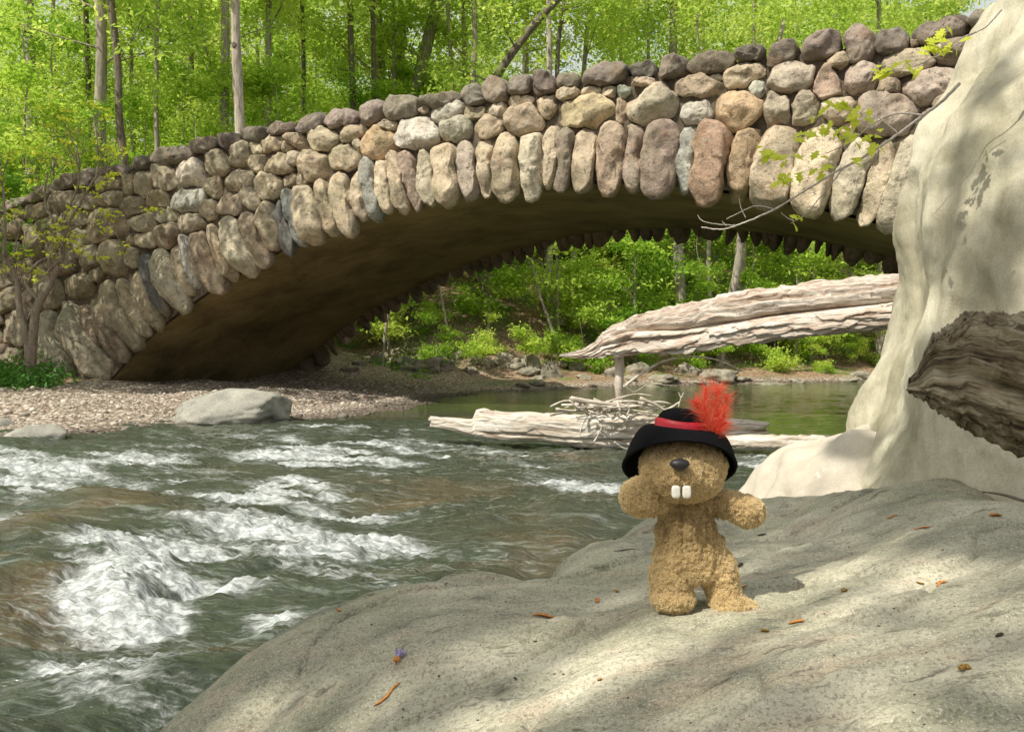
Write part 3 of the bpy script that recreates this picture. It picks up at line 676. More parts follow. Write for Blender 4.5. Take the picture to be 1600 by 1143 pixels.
for pts, dp_, wd_ in (([(520,995),(560,992),(600,985),(640,975)], .012, .006), ([(1078,985),(1100,975),(1125,962)], .008, .004), ([(1350,1128),(1390,1125),(1440,1118),(1490,1108)], .010, .006),
    ([(1200,962),(1280,966),(1340,952),(1400,925),(1440,905),(1500,893)], .010, .010), ([(1550,840),(1580,838),(1600,832)], .008, .006), ([(820,1000),(880,985),(930,982)], .004, .006), ([(1260,1065),(1330,1020),(1400,1015)], .004, .01)):
    L_f = [onrock(*q)[:2]+RS.normal(0, .004, 2) for q in pts]; FISS.append((np.array(L_f), dp_, wd_))
rx = np.linspace(-1.7, 3.4, 900); ry = np.concatenate([np.linspace(-.8, .6, 60), np.exp(np.linspace(math.log(.605), math.log(4.1), 820))])
RX, RY = np.meshgrid(rx, ry, indexing='ij'); RZ = rockz(np.stack([RX.ravel(), RY.ravel()], 1))
RZ = np.maximum(RZ, -.5)
rock = obj('foreground_rock', np.stack([RX.ravel(), RY.ravel(), RZ], 1), [grid_faces(len(rx), len(ry))], MAT['fore'])
tag(rock, 'broad smooth grey-green rock shelf the plush toy stands on', 'rock')
def rz(x, y): return float(rockz(np.array([[x, y], [x, y]]))[0])
# ------------------------------------------------------------------ RIGHT BOULDER
edge = np.array([(1600,-90),(1575,-40),(1560,0),(1538,30),(1503,105),(1490,150),(1462,195),(1443,225),(1435,260),(1418,310),(1402,380),(1396,430),(1380,500),(1362,560),(1340,640),(1326,700),(1308,760),(1300,840)], float)
def big_boulder():
    cyc, a, b = 4.35, 2.3, 1.25
    zs = np.linspace(-.3, 3.1, 170); K = 420; th = np.arange(K)/K*2*math.pi
    prev = None; rows = []
    for z in zs:
        # shape of the section (top narrows)
        t = np.clip((z-2.3)/.9, 0, 1); sh = 1-.55*t*t
        ex = np.sign(np.cos(th))*np.abs(np.cos(th))**.85*a*sh; ey = np.sign(np.sin(th))*np.abs(np.sin(th))**.85*b*sh
        lo, hi = -2., 6.
        for _ in range(30):
            cx = (lo+hi)/2; uu = (cx+ex)/(cyc+ey); k = np.argmin(uu); pyy = HZ+F*(CH-z)/(cyc+ey[k])
            ue = (np.interp(pyy, edge[:, 1], edge[:, 0])-CX)/F
            if uu[k] < ue: lo = cx
            else: hi = cx
        rows.append(np.stack([cx+ex, cyc+ey, np.full(K, z)], 1))
    V = np.array(rows)
    c0 = V.mean(1, keepdims=True); n = V-c0; n[..., 2] = 0; n /= np.linalg.norm(n, axis=-1, keepdims=True)
    fl = fbm(np.stack([V[..., 0]*1.8+V[..., 2]*.5, V[..., 1]*1.8, V[..., 2]*.55], -1), 4)
    gro = -np.abs(fbm(np.stack([V[..., 0]*1.3+V[..., 2]*.35, V[..., 1]*1.3, V[..., 2]*.4+4], -1), 2))
    dd = .10*fl+.07*gro+.012*fbm(V*np.array([5, 5, 2.4]), 4)+.005*fbm(V*24, 3)
    V = V+n*(dd+.03)[..., None]
    nv = len(zs); Vf = V.transpose(1, 0, 2).reshape(-1, 3)
    Fq = grid_faces(K, nv, True)
    top_c = Vf[np.arange(K)*nv+nv-1].mean(0)+[0, 0, .25]; Vf = np.concatenate([Vf, top_c[None]])
    tri = np.stack([np.arange(K)*nv+nv-1, (np.arange(K)+1) % K*nv+nv-1, np.full(K, K*nv)], 1)
    return Vf, Fq, tri
V, Fq, tri = big_boulder()
bb = obj('boulder', V, [Fq, tri], MAT['pale']); tag(bb, 'tall pale green-grey boulder filling the right edge', 'boulder')
# bleached slab between the shelf and the boulder
def add_boulder(name, c, size, seed, mat, label, cat='boulder', group=None, **k):
    V, Fc = boulder(c, size, seed, **k); o = obj(name, V, [Fc], mat, None, True, loc=c); return tag(o, label, cat, group)
p = W(1330, 745, 4.3); add_boulder('slab_rock', (1.98, 4.6, .30), (.98, .6, .68), 31, MAT['slab'], 'sun-bleached cream slab rock below the tall boulder', 'rock', sub=5, facets=3, rough=.12, hi=.012)
p = W(1215, 800, 3.7); add_boulder('slab_rock', (p[0]+.05, 3.75, .34), (.42, .32, .27), 37, MAT['slab'], 'low cream slab rock just behind the plush toy arm', 'rock', sub=5, facets=3, rough=.12, hi=.012)
p = WZ(300, 1075, .0); add_boulder('wet_rock', (p[0]+.10, p[1]+.12, -.02), (.19, .36, .10), 12, MAT['wetrock'], 'wet orange-brown rock awash beside the rock shelf', 'rock', sub=4, facets=6, rot=-.6)

# ------------------------------------------------------------------ LOGS
def log_from_outline(topl, botl, Yl, Yr, mat, name, thick=.8, nL=260, K=64, grain=1., cracks=(), seed=0, rough=.05, parent=None, fib=.05, plates=3.2, pld=.05):
    topl = np.array(topl, float); botl = np.array(botl, float)
    x0, x1 = max(topl[0, 0], botl[0, 0])-2, min(topl[-1, 0], botl[-1, 0])
    xs = np.linspace(x0, x1, nL); t = (xs-x0)/(x1-x0); Yc = Yl+(Yr-Yl)*t
    yt = np.interp(xs, topl[:, 0], topl[:, 1]); yb = np.interp(xs, botl[:, 0], botl[:, 1])
    c = np.stack([(xs-CX)/F*Yc, Yc, CH-((yt+yb)/2-HZ)/F*Yc], 1); R = (yb-yt)/2/F*Yc
    T = np.gradient(c, axis=0); L = np.concatenate([[0], np.cumsum(np.linalg.norm(np.diff(c, axis=0), axis=1))])
    hd = np.array([c[-1, 0]-c[0, 0], c[-1, 1]-c[0, 1]]); hd /= np.linalg.norm(hd); nb = np.array([hd[1], -hd[0], 0.])   # horizontal normal toward the camera
    th = np.arange(K)/K*2*math.pi
    Rd = np.maximum(R, np.interp(t, [0, .1, 1], [.3, .9, 1])*R.max()*.55)*thick
    sn_ = np.sign(np.sin(th))*np.abs(np.sin(th))**.78; cs_ = np.sign(np.cos(th))*np.abs(np.cos(th))**.7
    V = c[:, None]+sn_[None, :, None]*R[:, None, None]*np.array([0, 0, 1.])+cs_[None, :, None]*Rd[:, None, None]*nb
    g = np.stack([np.broadcast_to(L[:, None], (nL, K)), np.cos(th)[None]*R.mean()+0*L[:, None], np.sin(th)[None]*R[:, None]], -1)
    rad = V-c[:, None]; rad /= np.linalg.norm(rad, axis=-1, keepdims=True)+1e-9
    sc_ = grain
    q = np.stack([g[..., 0]*.9*sc_+seed, g[..., 1]*6*sc_, g[..., 2]*6*sc_], -1)
    d = fib*fbm(q, 4)+fib*.6*-np.abs(fbm(q*1.9+9, 3))*1.5
    xx_ = np.sin(th)[None]*plates+1.3*fbm(np.stack([L*.8*sc_, L*0+seed, L*0], -1), 4)[:, None]+.5*fbm(np.stack([g[..., 0]*3*sc_, g[..., 2]*5*sc_, g[..., 1]*0+seed], -1), 3)
    fr_ = xx_-np.floor(xx_); d = d-pld*(fr_+.6*sstep(.12, 0., fr_))
    for (pth, wd, dp) in cracks:      # cracks: polyline in (t, v) with v = sin(th) on the camera side
        pth = np.array(pth); vv = np.interp(t, pth[:, 0], pth[:, 1])[:, None]+.05*fbm(np.stack([L*1.8, L*0, L*0+seed], -1), 4)[:, None]
        on = ((t >= pth[0, 0]) & (t <= pth[-1, 0]))[:, None]*(np.cos(th) > -.1)[None]
        d = d-on*sstep(pth[0, 0], pth[0, 0]+.08, t)[:, None]*dp*np.exp(-((np.sin(th)[None]-vv)/wd)**2)
    V = V+rad*(d*np.minimum(1, R/R.max()+.25)[:, None])[..., None]
    # jagged ends
    for e, sg in ((0, -1), (nL-1, 1)):
        j = fbm(np.stack([np.cos(th)*3+seed, np.sin(th)*3, th*0+e], -1), 3)*R[e]*.5
        k0 = 8
        for k in range(k0):
            i = e+(-sg)*k; V[i] += (T[e]/np.linalg.norm(T[e]))[None]*(j*(1-k/k0))[:, None]
    Vf = V.reshape(-1, 3); i = np.arange(nL-1)[:, None]; j = np.arange(K)[None]
    Fq = np.stack([i*K+j, (i+1)*K+j, (i+1)*K+(j+1) % K, i*K+(j+1) % K], -1).reshape(-1, 4)
    Vf = np.concatenate([Vf, V[0].mean(0)[None]+0*T[0], V[-1].mean(0)[None]]); a = np.arange(K)
    t0 = np.stack([a, (a+1) % K, np.full(K, nL*K)], 1); b0 = (nL-1)*K; t1 = np.stack([b0+(a+1) % K, b0+a, np.full(K, nL*K+1)], 1)
    gg = np.concatenate([g.reshape(-1, 3), g[0].mean(0)[None], g[-1].mean(0)[None]])
    return obj(name, Vf, [Fq, t0, t1], mat, parent, True, {'gr': gg})
upl = log_from_outline([(878,553),(905,545),(930,533),(945,515),(962,505),(985,491),(1005,484),(1040,476),(1075,474),(1120,464),(1200,449),(1300,437),(1392,430),(1470,424)],
    [(878,557),(905,561),(960,560),(1000,558),(1060,557),(1120,546),(1160,543),(1200,536),(1300,526),(1380,517),(1470,508)], 12.2, 9.6, MAT['drift'], 'driftwood_log', .48, 620, 150, 1., 
    [([(.12,.35),(.3,.05),(.5,-.1),(.75,.0),(1,.12)], .10, .16), ([(.05,-.1),(.25,-.25),(.4,-.35)], .08, .07), ([(.3,.55),(.6,.5),(.9,.55)], .04, .04), ([(.2,.75),(.4,.62)], .05, .05)], seed=3, fib=.038, pld=.038)
tag(upl, 'huge splintered bleached driftwood log slanting above the creek', 'log')
lowl = log_from_outline([(675,650),(700,652),(738,654),(744,640),(756,637),(775,641),(820,643),(880,648),(930,646),(1000,642),(1060,650),(1130,650),(1192,656)],
    [(675,667),(700,672),(738,681),(760,686),(800,690),(850,690),(900,700),(960,704),(1030,706),(1130,704),(1192,690)], 12.4, 12.0, MAT['drift_low'], 'fallen_log', .8, 460, 110, 1.2,
    [([(.12,-.45),(.35,-.5),(.7,-.35)], .09, .06), ([(.55,.2),(.8,.25),(1,.1)], .07, .06)], seed=13, fib=.014, plates=1.6, pld=.016)
tag(lowl, 'pale barkless fallen log lying in the rapids behind the toy', 'log')
l3 = log_from_outline([(1120,680),(1150,678),(1200,678),(1262,679),(1330,680)], [(1120,700),(1150,704),(1200,706),(1262,704),(1330,700)], 11.6, 11.2, MAT['drift_low'], 'fallen_log', 1., 120, 40, 1.2, seed=23, fib=.02, pld=.02)
tag(l3, 'thinner grey-white log in the water ending at the cream slab', 'log')
# post that props the upper log
post = Acc(); pp = smooth_path([W(964,545,12.0), W(968,570,12.0), W(967,600,12.0), W(972,640,12.1), W(973,655,12.1)], 24)
V, Fq, cp = tube(pp, np.interp(np.linspace(0, 1, 24), [0, .1, .6, .85, 1], [.05,.07,.065,.075,.12]), 16)
V = V+.012*np.stack([fbm(V*[14, 14, 2], 3)]*3, 1)
po = obj('stub_branch', V, [Fq]+cp, MAT['drift_low'], None, True, {'gr': np.stack([V[:, 2], V[:, 0], V[:, 1]], 1)}); tag(po, 'short upright bleached branch stub under the slanting log', 'branch')
# debris twigs: one jam
tw = Acc(); rr = np.random.RandomState(4)
for i in range(60):
    cxp, cyp = rr.normal(955, 34), rr.normal(636, 5)+0
    L_ = rr.uniform(10, 40); an = rr.normal(.05, .20)
    if i % 6 == 0: an = rr.uniform(.8, 1.6); L_ *= .4
    Y0 = 11.75+rr.normal(0, .12)
    a = W(cxp-L_*math.cos(an), cyp-L_*math.sin(an), Y0+rr.normal(0, .1)); b = W(cxp+L_*math.cos(an), min(cyp+L_*math.sin(an), 668), Y0+rr.normal(0, .1))
    mid = (a+b)/2+rr.normal(0, .04, 3); n = 8; r0 = rr.uniform(.008, .024)
    tw.tube(smooth_path([a, mid, b], n), np.linspace(r0, r0*.4, n), 5)
for pts, r0 in (([(1000,622),(1025,632),(1040,640),(1062,628)], .03), ([(892,622),(930,628),(985,634),(1030,640)], .035), ([(905,680),(912,660),(935,628)], .012), ([(928,690),(938,672),(945,650)], .012), ([(960,690),(975,700),(1005,706)], .015), ([(1060,636),(1064,622),(1072,606)], .010), ([(1064,622),(1060,612)], .006), ([(975,600),(990,612),(1010,600)], .008)):
    n = 14; tw.tube(smooth_path([W(x, y, 11.6+.02*k) for k, (x, y) in enumerate(pts)], n), np.linspace(r0, r0*.4, n), 6)
V, P = tw.get(); o = obj('twig_pile', V, P, MAT['drift_low'], None, True, {'gr': V}); tag(o, 'tangle of dry flood-carried twigs caught on the fallen log', 'twig pile')
n = 40; V, Fq, cp = tube(smooth_path([W(975,604,11.9), W(1000,585,11.8), W(1035,565,11.7), W(1075,557,11.6), (W(1120,562,11.5)), W(1160,580,11.4)], n), np.linspace(.022, .007, n), 6)
o = obj('bare_branch', V, [Fq]+cp, MAT['drift_low'], None, True, {'gr': V}); tag(o, 'thin bare pale branch arching below the slanting log', 'branch')
# dark log in front of the tall boulder
dl = log_from_outline([(1425,588),(1434,578),(1446,545),(1456,525),(1480,512),(1508,490),(1545,489),(1600,492),(1680,500),(1800,520),(1950,560)],
    [(1425,614),(1440,624),(1458,636),(1480,652),(1520,672),(1560,694),(1600,716),(1680,756),(1800,810),(1950,880)], 2.35, 2.10, MAT['oldlog'], 'broken_log', .8, 420, 120, 6.,
    [([(.03,.15),(.12,.0),(.35,-.1),(.8,-.15)], .07, .05), ([(.02,-.3),(.3,-.5),(.9,-.6)], .05, .02), ([(.1,.5),(.4,.42),(.9,.45)], .05, .018)], seed=33, fib=.024, plates=2.6, pld=.012)
tag(dl, 'dark weathered broken log jutting in before the tall boulder', 'log')

# ------------------------------------------------------------------ BANK BOULDERS
bank = [(430,563,0)]
fl = WZ(358, 662, .0); add_boulder('boulder', (fl[0], fl[1]+.55, .12), (1.13, .85, .46), 8, MAT['flatrock'], 'long low grey boulder at the edge of the gravel bar', 'boulder', None, sub=5, facets=6, rough=.10, rot=.1, hi=.02)
fl = WZ(48, 686, .0); add_boulder('boulder', (fl[0], fl[1]+.2, .02), (.50, .3, .19), 18, MAT['flatrock'], 'small flat tan rock in the water by the gravel', 'boulder', None, sub=4, facets=5)
fl = WZ(-5, 672, .0); add_boulder('boulder', (fl[0], fl[1], .05), (.28, .22, .16), 19, MAT['flatrock'], 'dark little rock on the gravel at the far left edge', 'boulder', None, sub=3, facets=5)
BK = [(432,1),]
rocks = [(562,565,22,14),(590,560,26,18),(632,562,34,24),(634,573,26,14),(672,569,50,30),(700,570,30,18),(712,555,30,16),(736,577,26,14),(742,561,24,18),(760,565,30,18),(787,560,32,22),(802,567,36,16),(828,565,44,28),(827,580,40,14),
 (860,577,30,28),(876,566,26,16),(903,570,32,20),(845,589,24,9),(836,598,34,9),(815,601,24,10),(926,601,16,9),(865,603,12,6),(912,588,22,9),(960,580,30,18),(1000,575,36,20),(1040,590,50,14),(1075,575,40,22),(1120,583,70,26),(1130,566,30,16),(1160,592,34,8),(1205,599,60,6),(1247,595,26,8),
 (1020,600,46,8),(985,590,24,10),(1325,592,30,8),(1350,585,40,14),(1090,597,30,6),(548,575,30,12),(650,548,22,10),(690,545,26,12),(940,560,26,14),(500,570,22,10)]
for k, (x, y, w, h) in enumerate(rocks):
    Yb = np.interp(x, [480, 640, 780, 900, 1050, 1200, 1360], [27, 30.5, 32, 33.5, 36, 39, 42.5])-max(0, (y-590))*.10+(575-y)*.03
    c = ghit(x, min(y+h*.42, 606)); Yb = c[1]; sx = w/2/F*Yb*1.15; sz = h/2/F*Yb*1.35; c = c+np.array([0, sx*.3, sz*.35])
    lab = 'grey bank boulder among those along the far waterline'
    add_boulder('bank_boulder', tuple(c-np.array([0, 0, sz*.12])), (sx, sx*.8, sz), 300+k, MAT['bankrock'], lab, 'boulder', 'boulders along the far bank', sub=4, facets=12, rough=.16, rot=0, hi=.05)
# pebbles of the gravel bar : uncountable
pb = Acc(); rr = np.random.RandomState(9); V2, F2 = ico(1); cnt = 0; pc = []
while cnt < 9000:
    x = rr.uniform(-17, -1.0); y = rr.uniform(13, 28); 
    if rr.rand() > (16/ y)**1.5: continue
    z, sd, tt, w = terr(np.array([x]), np.array([y]))
    if not (-.15 < sd[0] < 9 and w[0] < .4): continue
    s0 = abs(rr.normal(0, .010))+.009; s0 = s0*(1+1.8*(rr.rand() < .05))
    v = V2*np.array([s0*rr.uniform(.8, 1.4), s0*rr.uniform(.8, 1.3), s0*rr.uniform(.45, .8)])
    a = rr.uniform(0, 6.28); v = np.stack([v[:, 0]*math.cos(a)-v[:, 1]*math.sin(a), v[:, 0]*math.sin(a)+v[:, 1]*math.cos(a), v[:, 2]], 1)
    pb.add(v+np.array([x, y, z[0]+s0*.2]), F2); cnt += 1; wetf = .35 if sd[0] < .5 else 1
    pc.append(np.tile(np.array([[.52,.46,.37],[.42,.36,.29],[.62,.57,.48],[.34,.30,.25]][rr.randint(4)])*wetf*rr.uniform(.8, 1.25), (len(v), 1)))
m = M('pebble'); MAT['pebble'] = m.fin(m.bsdf(m.attr('scol', 'Color'), .85, .25))
V, P = pb.get(); o = obj('gravel_pebbles', V, P, MAT['pebble'], None, True, {'scol': np.concatenate(pc)}); tag(o, 'loose tan pebbles strewn over the gravel bar', 'gravel', kind='stuff')

# ------------------------------------------------------------------ VEGETATION
def leaves(centers, n_per, spread, size, rr, flat=.5, tone=None, up=.6):
    """little folded leaf quads (two triangles each), returns V, F, tone"""
    C = np.repeat(centers, n_per, 0); N = len(C)
    P = C+rr.normal(size=(N, 3))*spread*np.array([1, 1, flat])
    n = rr.normal(size=(N, 3)); n[:, 2] = np.abs(n[:, 2])+up; n /= np.linalg.norm(n, axis=1)[:, None]
    a = np.cross(n, rr.normal(size=(N, 3))); a /= np.linalg.norm(a, axis=1)[:, None]; b = np.cross(n, a)
    s = size*rr.uniform(.45, 1.6, N)[:, None]
    V = np.stack([P-a*s, P-b*s*.52+n*s*.10, P+a*s*1.0-n*s*.18, P+b*s*.52+n*s*.10], 1).reshape(-1, 3)
    Fq = np.arange(N*4).reshape(-1, 4)
    tn = np.repeat(rr.uniform(0, 1, len(centers)), n_per)*.5+rr.uniform(0, 1, N)*.5
    return V, Fq, np.repeat(tn, 4)
def tree_proto(seed, H, r0, crown_lo, crown_r, ncl, n_per, lsize, lean=(0, 0), limbs=9, bend=.4, barkm='bark', leafm='leaf', spread=.5, shape='full'):
    rr = np.random.RandomState(seed)
    n = 26; t = np.linspace(0, 1, n)
    path = np.stack([lean[0]*t*H+bend*np.cumsum(rr.normal(0, .16, n))*.5*t, lean[1]*t*H+bend*np.cumsum(rr.normal(0, .16, n))*.5*t, t*H-.3], 1)
    tr = Acc(); rad = r0*(1-.78*t)+r0*.45*np.exp(-t*H/.5); tr.tube(path, rad, 10)
    cl = []
    for k in range(limbs):
        tt = rr.uniform(max(crown_lo-.1, .1), .95); b0 = np.array([np.interp(tt, t, path[:, j]) for j in range(3)])
        az = rr.uniform(0, 6.28); L_ = crown_r*rr.uniform(.6, 1.05)*(1.15-tt*.5); el = rr.uniform(.25, .9)
        d = np.array([math.cos(az)*math.cos(el), math.sin(az)*math.cos(el), math.sin(el)])
        pts = [b0, b0+d*L_*.5+rr.normal(0, .12, 3), b0+d*L_+np.array([0, 0, -.05*L_])+rr.normal(0, .2, 3)]
        rb = r0*(1-.78*tt)*.42; sp = smooth_path(pts, 9); tr.tube(sp, np.linspace(rb, rb*.18, 9), 5)
        for q in sp[3:]: cl.append(q)
        for w in range(3):
            q0 = sp[rr.randint(2, 8)]; d2 = d+rr.normal(0, .6, 3); d2 /= np.linalg.norm(d2); q1 = q0+d2*L_*.45
            tr.tube(smooth_path([q0, (q0+q1)/2+rr.normal(0, .06, 3), q1], 5), np.linspace(rb*.35, rb*.08, 5), 4)
            cl += [(q0+q1)/2, q1]
    cl = np.array(cl) if cl else np.zeros((0, 3))
    # clusters: near branches plus layered sprays in the crown volume
    m_ = ncl-len(cl) if ncl > len(cl) else 0
    zz = rr.uniform(crown_lo, 1.02, m_); az = rr.uniform(0, 6.28, m_)
    prof = np.clip(np.sin(np.clip((zz-crown_lo)/(1.04-crown_lo), 0, 1)**.8*math.pi)**.6, .15, 1)
    rad_ = crown_r*prof*np.sqrt(rr.uniform(.05, 1, m_)); bx = np.interp(zz, t, path[:, 0]); by = np.interp(zz, t, path[:, 1])
    cl2 = np.stack([bx+rad_*np.cos(az), by+rad_*np.sin(az), zz*H], 1)
    keep = fbm(cl2*.55+seed, 3) > -.18
    cl = np.concatenate([cl[rr.permutation(len(cl))[:ncl]], cl2[keep]])
    V, Fq, tn = leaves(cl, n_per, spread, lsize, rr, .38)
    Vt, Pt = tr.get()
    return (mesh_np('trunk', Vt, Pt, MAT[barkm], True), mesh_np('crown', V, [Fq], MAT[leafm], False, {'tone': tn}))
def place_tree(name, proto, loc, rz_, sc_, label, cat, group=None, bark=None):
    e = empty(name, loc); e.rotation_euler = (0, 0, rz_); e.scale = (sc_,)*3
    for nm, me in zip(('trunk', 'crown'), proto):
        if me is None: continue
        link(bpy.data.objects.new(nm, me), e)
    return tag(e, label, cat, group)
PB = [tree_proto(40+k, 23, .22, .20, 4.2, 330, 34, .125, lean=((-.02, .03, 0, .01)[k], 0), limbs=12, spread=.55) for k in range(4)]
PU = [tree_proto(60+k, 7.5, .06, .10, 2.1, 150, 34, .085, limbs=9, leafm='leaf_low', spread=.34, bend=.5) for k in range(4)]
PS = [tree_proto(80+k, 2.2, .02, .05, 1.0, 60, 26, .065, limbs=7, leafm='leaf_low', spread=.20, bend=.2) for k in range(3)]
# named foreground trunks: (px at row 0, px at base row, base py, width px, Y, bark)
trk = [(153,160,262,17,34,'bark',0),(170,196,262,11,33,'bark_dark',0),(368,373,205,16,31,'bark_pale',0),(352,350,210,14,38,'bark',0),(591,594,160,17,50,'bark',0),(626,628,150,15,50,'bark',0),(682,648,150,20,48,'bark',0),(583,584,160,8,45,'bark_dark',0),(838,786,130,14,38,'bark_dark',1),
 (857,858,120,10,40,'bark_pale',0),(738,742,130,9,42,'bark',0),(880,873,120,8,42,'bark_dark',0),(1050,1052,92,15,44,'bark',0),(922,915,110,8,46,'bark',0),(45,50,300,16,40,'bark',0),(548,552,165,10,44,'bark_dark',0),(295,300,225,9,42,'bark_dark',0),(245,248,240,7,36,'bark',0),
 (1180,1176,90,9,44,'bark',0),(700,705,140,7,46,'bark',0),(470,474,190,7,45,'bark_dark',0),(135,138,265,9,44,'bark_dark',0)]
TL = ['straight grey tree trunk above the left bridge parapet','slim dark trunk leaning beside the straight grey one','pale blotched trunk with a knot, left of centre','grey trunk just left of the pale knotted one','left one of two straight grey trunks above mid bridge','right one of two straight grey trunks above mid bridge','thick grey trunk leaning right above mid bridge','thin dark trunk hugging the left of two grey ones',
 'dark trunk bending over to the right behind the bridge','slender pale trunk right of the bending dark trunk','narrow grey trunk left of the bending dark trunk','thin dark trunk beside the slender pale one','straight grey-brown trunk rising behind the round cap stones','faint slender trunk deep in the wood right of centre','broad dim trunk at the far left of the wood','dark narrow trunk left of the two grey trunks','thin dark trunk left of the pale knotted tree','wispy trunk above the bridge end on the left',
 'thin trunk behind the right end of the parapet','very thin trunk beside the thick leaning one','thin dark trunk right of the pale knotted tree','dark trunk hidden behind the straight grey one']
for k, (x0, x1, yb, wp, Yt, bk, curved) in enumerate(trk):
    rr = np.random.RandomState(500+k)
    p1 = W(x1, yb, Yt); p0 = W(x0, 0, Yt); g = gz(p1[0], Yt); d = (p0-p1)/(p0[2]-p1[2])
    base = p1+d*(g-p1[2]); H = 24
    n = 34; z = np.linspace(-.4, H, n); path = base[None]+d[None]*z[:, None]; path[:, 2] = base[2]+z
    path[:, 0] += .10*fbm(np.stack([z*.25+k*9, z*0, z*0], -1), 2)*min(1, 1); path[:, 1] += .12*fbm(np.stack([z*.25+k*9, z*0+5, z*0], -1), 2)
    if curved: path[:, 0] += -.0*z; path[:, 0] += np.where(z > 10, (z-10)**2*.05, 0)-.6*np.exp(-((z-9)/3.)**2)
    r0 = wp/2/F*Yt*1.08
    e = empty('woodland_tree', tuple(base)); tr = Acc()
    rad = r0*(1.12-.6*np.clip(z/H, 0, 1))+r0*.5*np.exp(-np.clip(z, 0, 99)/.5); rad = rad*(1+.05*fbm(np.stack([z*1.2, z*0+k, z*0], -1), 2))
    tr.tube(path, rad, 14); cl = []
    for q in range(11):
        i = rr.randint(10, n-1) if k != 2 else rr.randint(22, n-1); b0 = path[i]; az = rr.uniform(0, 6.28); el = rr.uniform(.35, 1.0); L_ = rr.uniform(2, 4.5)
        dd = np.array([math.cos(az)*math.cos(el), math.sin(az)*math.cos(el), math.sin(el)])
        sp = smooth_path([b0, b0+dd*L_*.5+rr.normal(0, .2, 3), b0+dd*L_+rr.normal(0, .3, 3)], 8); rb = r0*.22
        tr.tube(sp, np.linspace(rb, rb*.2, 8), 5); cl += list(sp[3:])
        for w in range(3):
            q0 = sp[rr.randint(2, 7)]; q1 = q0+rr.normal(0, .8, 3)+dd*.5; tr.tube(smooth_path([q0, (q0+q1)/2+rr.normal(0, .1, 3), q1], 4), np.linspace(rb*.3, rb*.1, 4), 4); cl += [q1]
    V, P = tr.get(); tk = obj('trunk', V, P, MAT[bk], e)
    if k == 2:   # knot hole of the pale tree
        kp = W(366, 70, Yt-r0*1.05); v, f_ = boulder(kp, (.09, .07, .12), 5, 3, 2); 
        obj('knot_hole', v, [f_], MAT['bark_dark'], tk)
    cl = np.array(cl); hi = np.stack([path[-1, 0]+rr.normal(0, 2.6, 150), path[-1, 1]+rr.normal(0, 2.6, 150), base[2]+rr.uniform(13, 25, 150)], 1)
    V, Fq, tn = leaves(np.concatenate([cl, hi]), 24, .45, .12, rr, .4)
    obj('crown', V, [Fq], MAT['leaf'], e, False, {'tone': tn})
    tag(e, TL[k], 'tree')
# trunks seen through the arch
for k, (x0, x1, yb, yt, wp, Yt, lab) in enumerate([(1107,1112,455,350,7,43,'thin trunk seen under the arch between two thicker ones'),(1157,1138,470,370,13,41,'grey trunk leaning right seen under the arch'),(1272,1268,460,380,9,44,'slim trunk under the arch near the tall boulder'),(690,694,480,440,4,36,'thin white sapling stem under the arch'),(833,850,470,400,5,37,'slanting sapling on the bank under the arch'),(607,606,500,478,5,34,'small stem on the bank by the far arch foot')]):
    rr = np.random.RandomState(700+k); a, b = W(x1, yb, Yt), W(x0, yt, Yt); d = (b-a)/(b[2]-a[2]); g = gz(a[0], Yt); base = a+d*(g-a[2]); H = 16 if wp > 6 else 5
    z = np.linspace(-.3, H, 20); path = base[None]+d[None]*z[:, None]; path[:, 0] += .15*fbm(np.stack([z*.3, z*0+k, z*0], -1), 2); r0 = wp/2/F*Yt
    e = empty('woodland_tree', tuple(base)); V, Fq, cp = tube(path, r0*(1.1-.6*z/H), 10); obj('trunk', V, [Fq]+cp, MAT['bark_pale' if k in (3, 5) else 'bark'], e)
    cl = path[-1]+rr.normal(size=(60, 3))*np.array([1.6, 1.6, 1.5])*(H/12); V, Fq, tn = leaves(cl, 22, .4, .10, rr, .4)
    obj('crown', V, [Fq], MAT['leaf'], e, False, {'tone': tn}); tag(e, lab, 'tree')
# the mass of the wood : individual trees, denser with distance
rr = np.random.RandomState(21)
def scatter(n, xr, yr, minx, cond=None):
    out = []
    for _ in range(n*60):
        if len(out) >= n: break
        y = rr.uniform(*yr); u_ = rr.uniform(*xr); x = u_*y
        if cond and not cond(x, y): continue
        if all((x-a)**2+(y-b)**2 > minx**2 for a, b in out): out.append((x, y))
    return out
def sB(x, y): return x*c_-(y-D)*s_
def oB(x, y): return x*s_+(y-D)*c_
def behind(x, y): return oB(x, y) > 10.5
def ondry(x, y): return behind(x, y) and float(terr(np.array([x]), np.array([y]))[1][0]) > (10.5 if -.2 < x/y < .09 else 3.0)
for k, (x, y) in enumerate(scatter(74, (-.66, .66), (38, 105), 3.6, ondry)):
    place_tree('leafy_tree', PB[k % 4], (x, y, gz(x, y)-.1), rr.uniform(0, 6.28), rr.uniform(.8, 1.15), 'spring-green tree standing in the wood behind the bridge', 'tree', 'leafy trees of the wood behind the bridge')
for k, (x, y) in enumerate(scatter(112, (-.66, .66), (33, 66), 1.6, ondry)):
    place_tree('understory_tree', PU[k % 4], (x, y, gz(x, y)-.1), rr.uniform(0, 6.28), rr.uniform(.75, 1.3), 'small bright understory tree on the wooded bank', 'tree', 'understory trees on the wooded bank')
def bank_c(x, y):
    t = terr(np.array([x]), np.array([y])); return (not -.2 < x/y < .06 or rr.rand() < .12) and behind(x, y) and 2.2 < float(t[1][0]) < 9 and float(t[3][0]) > .4
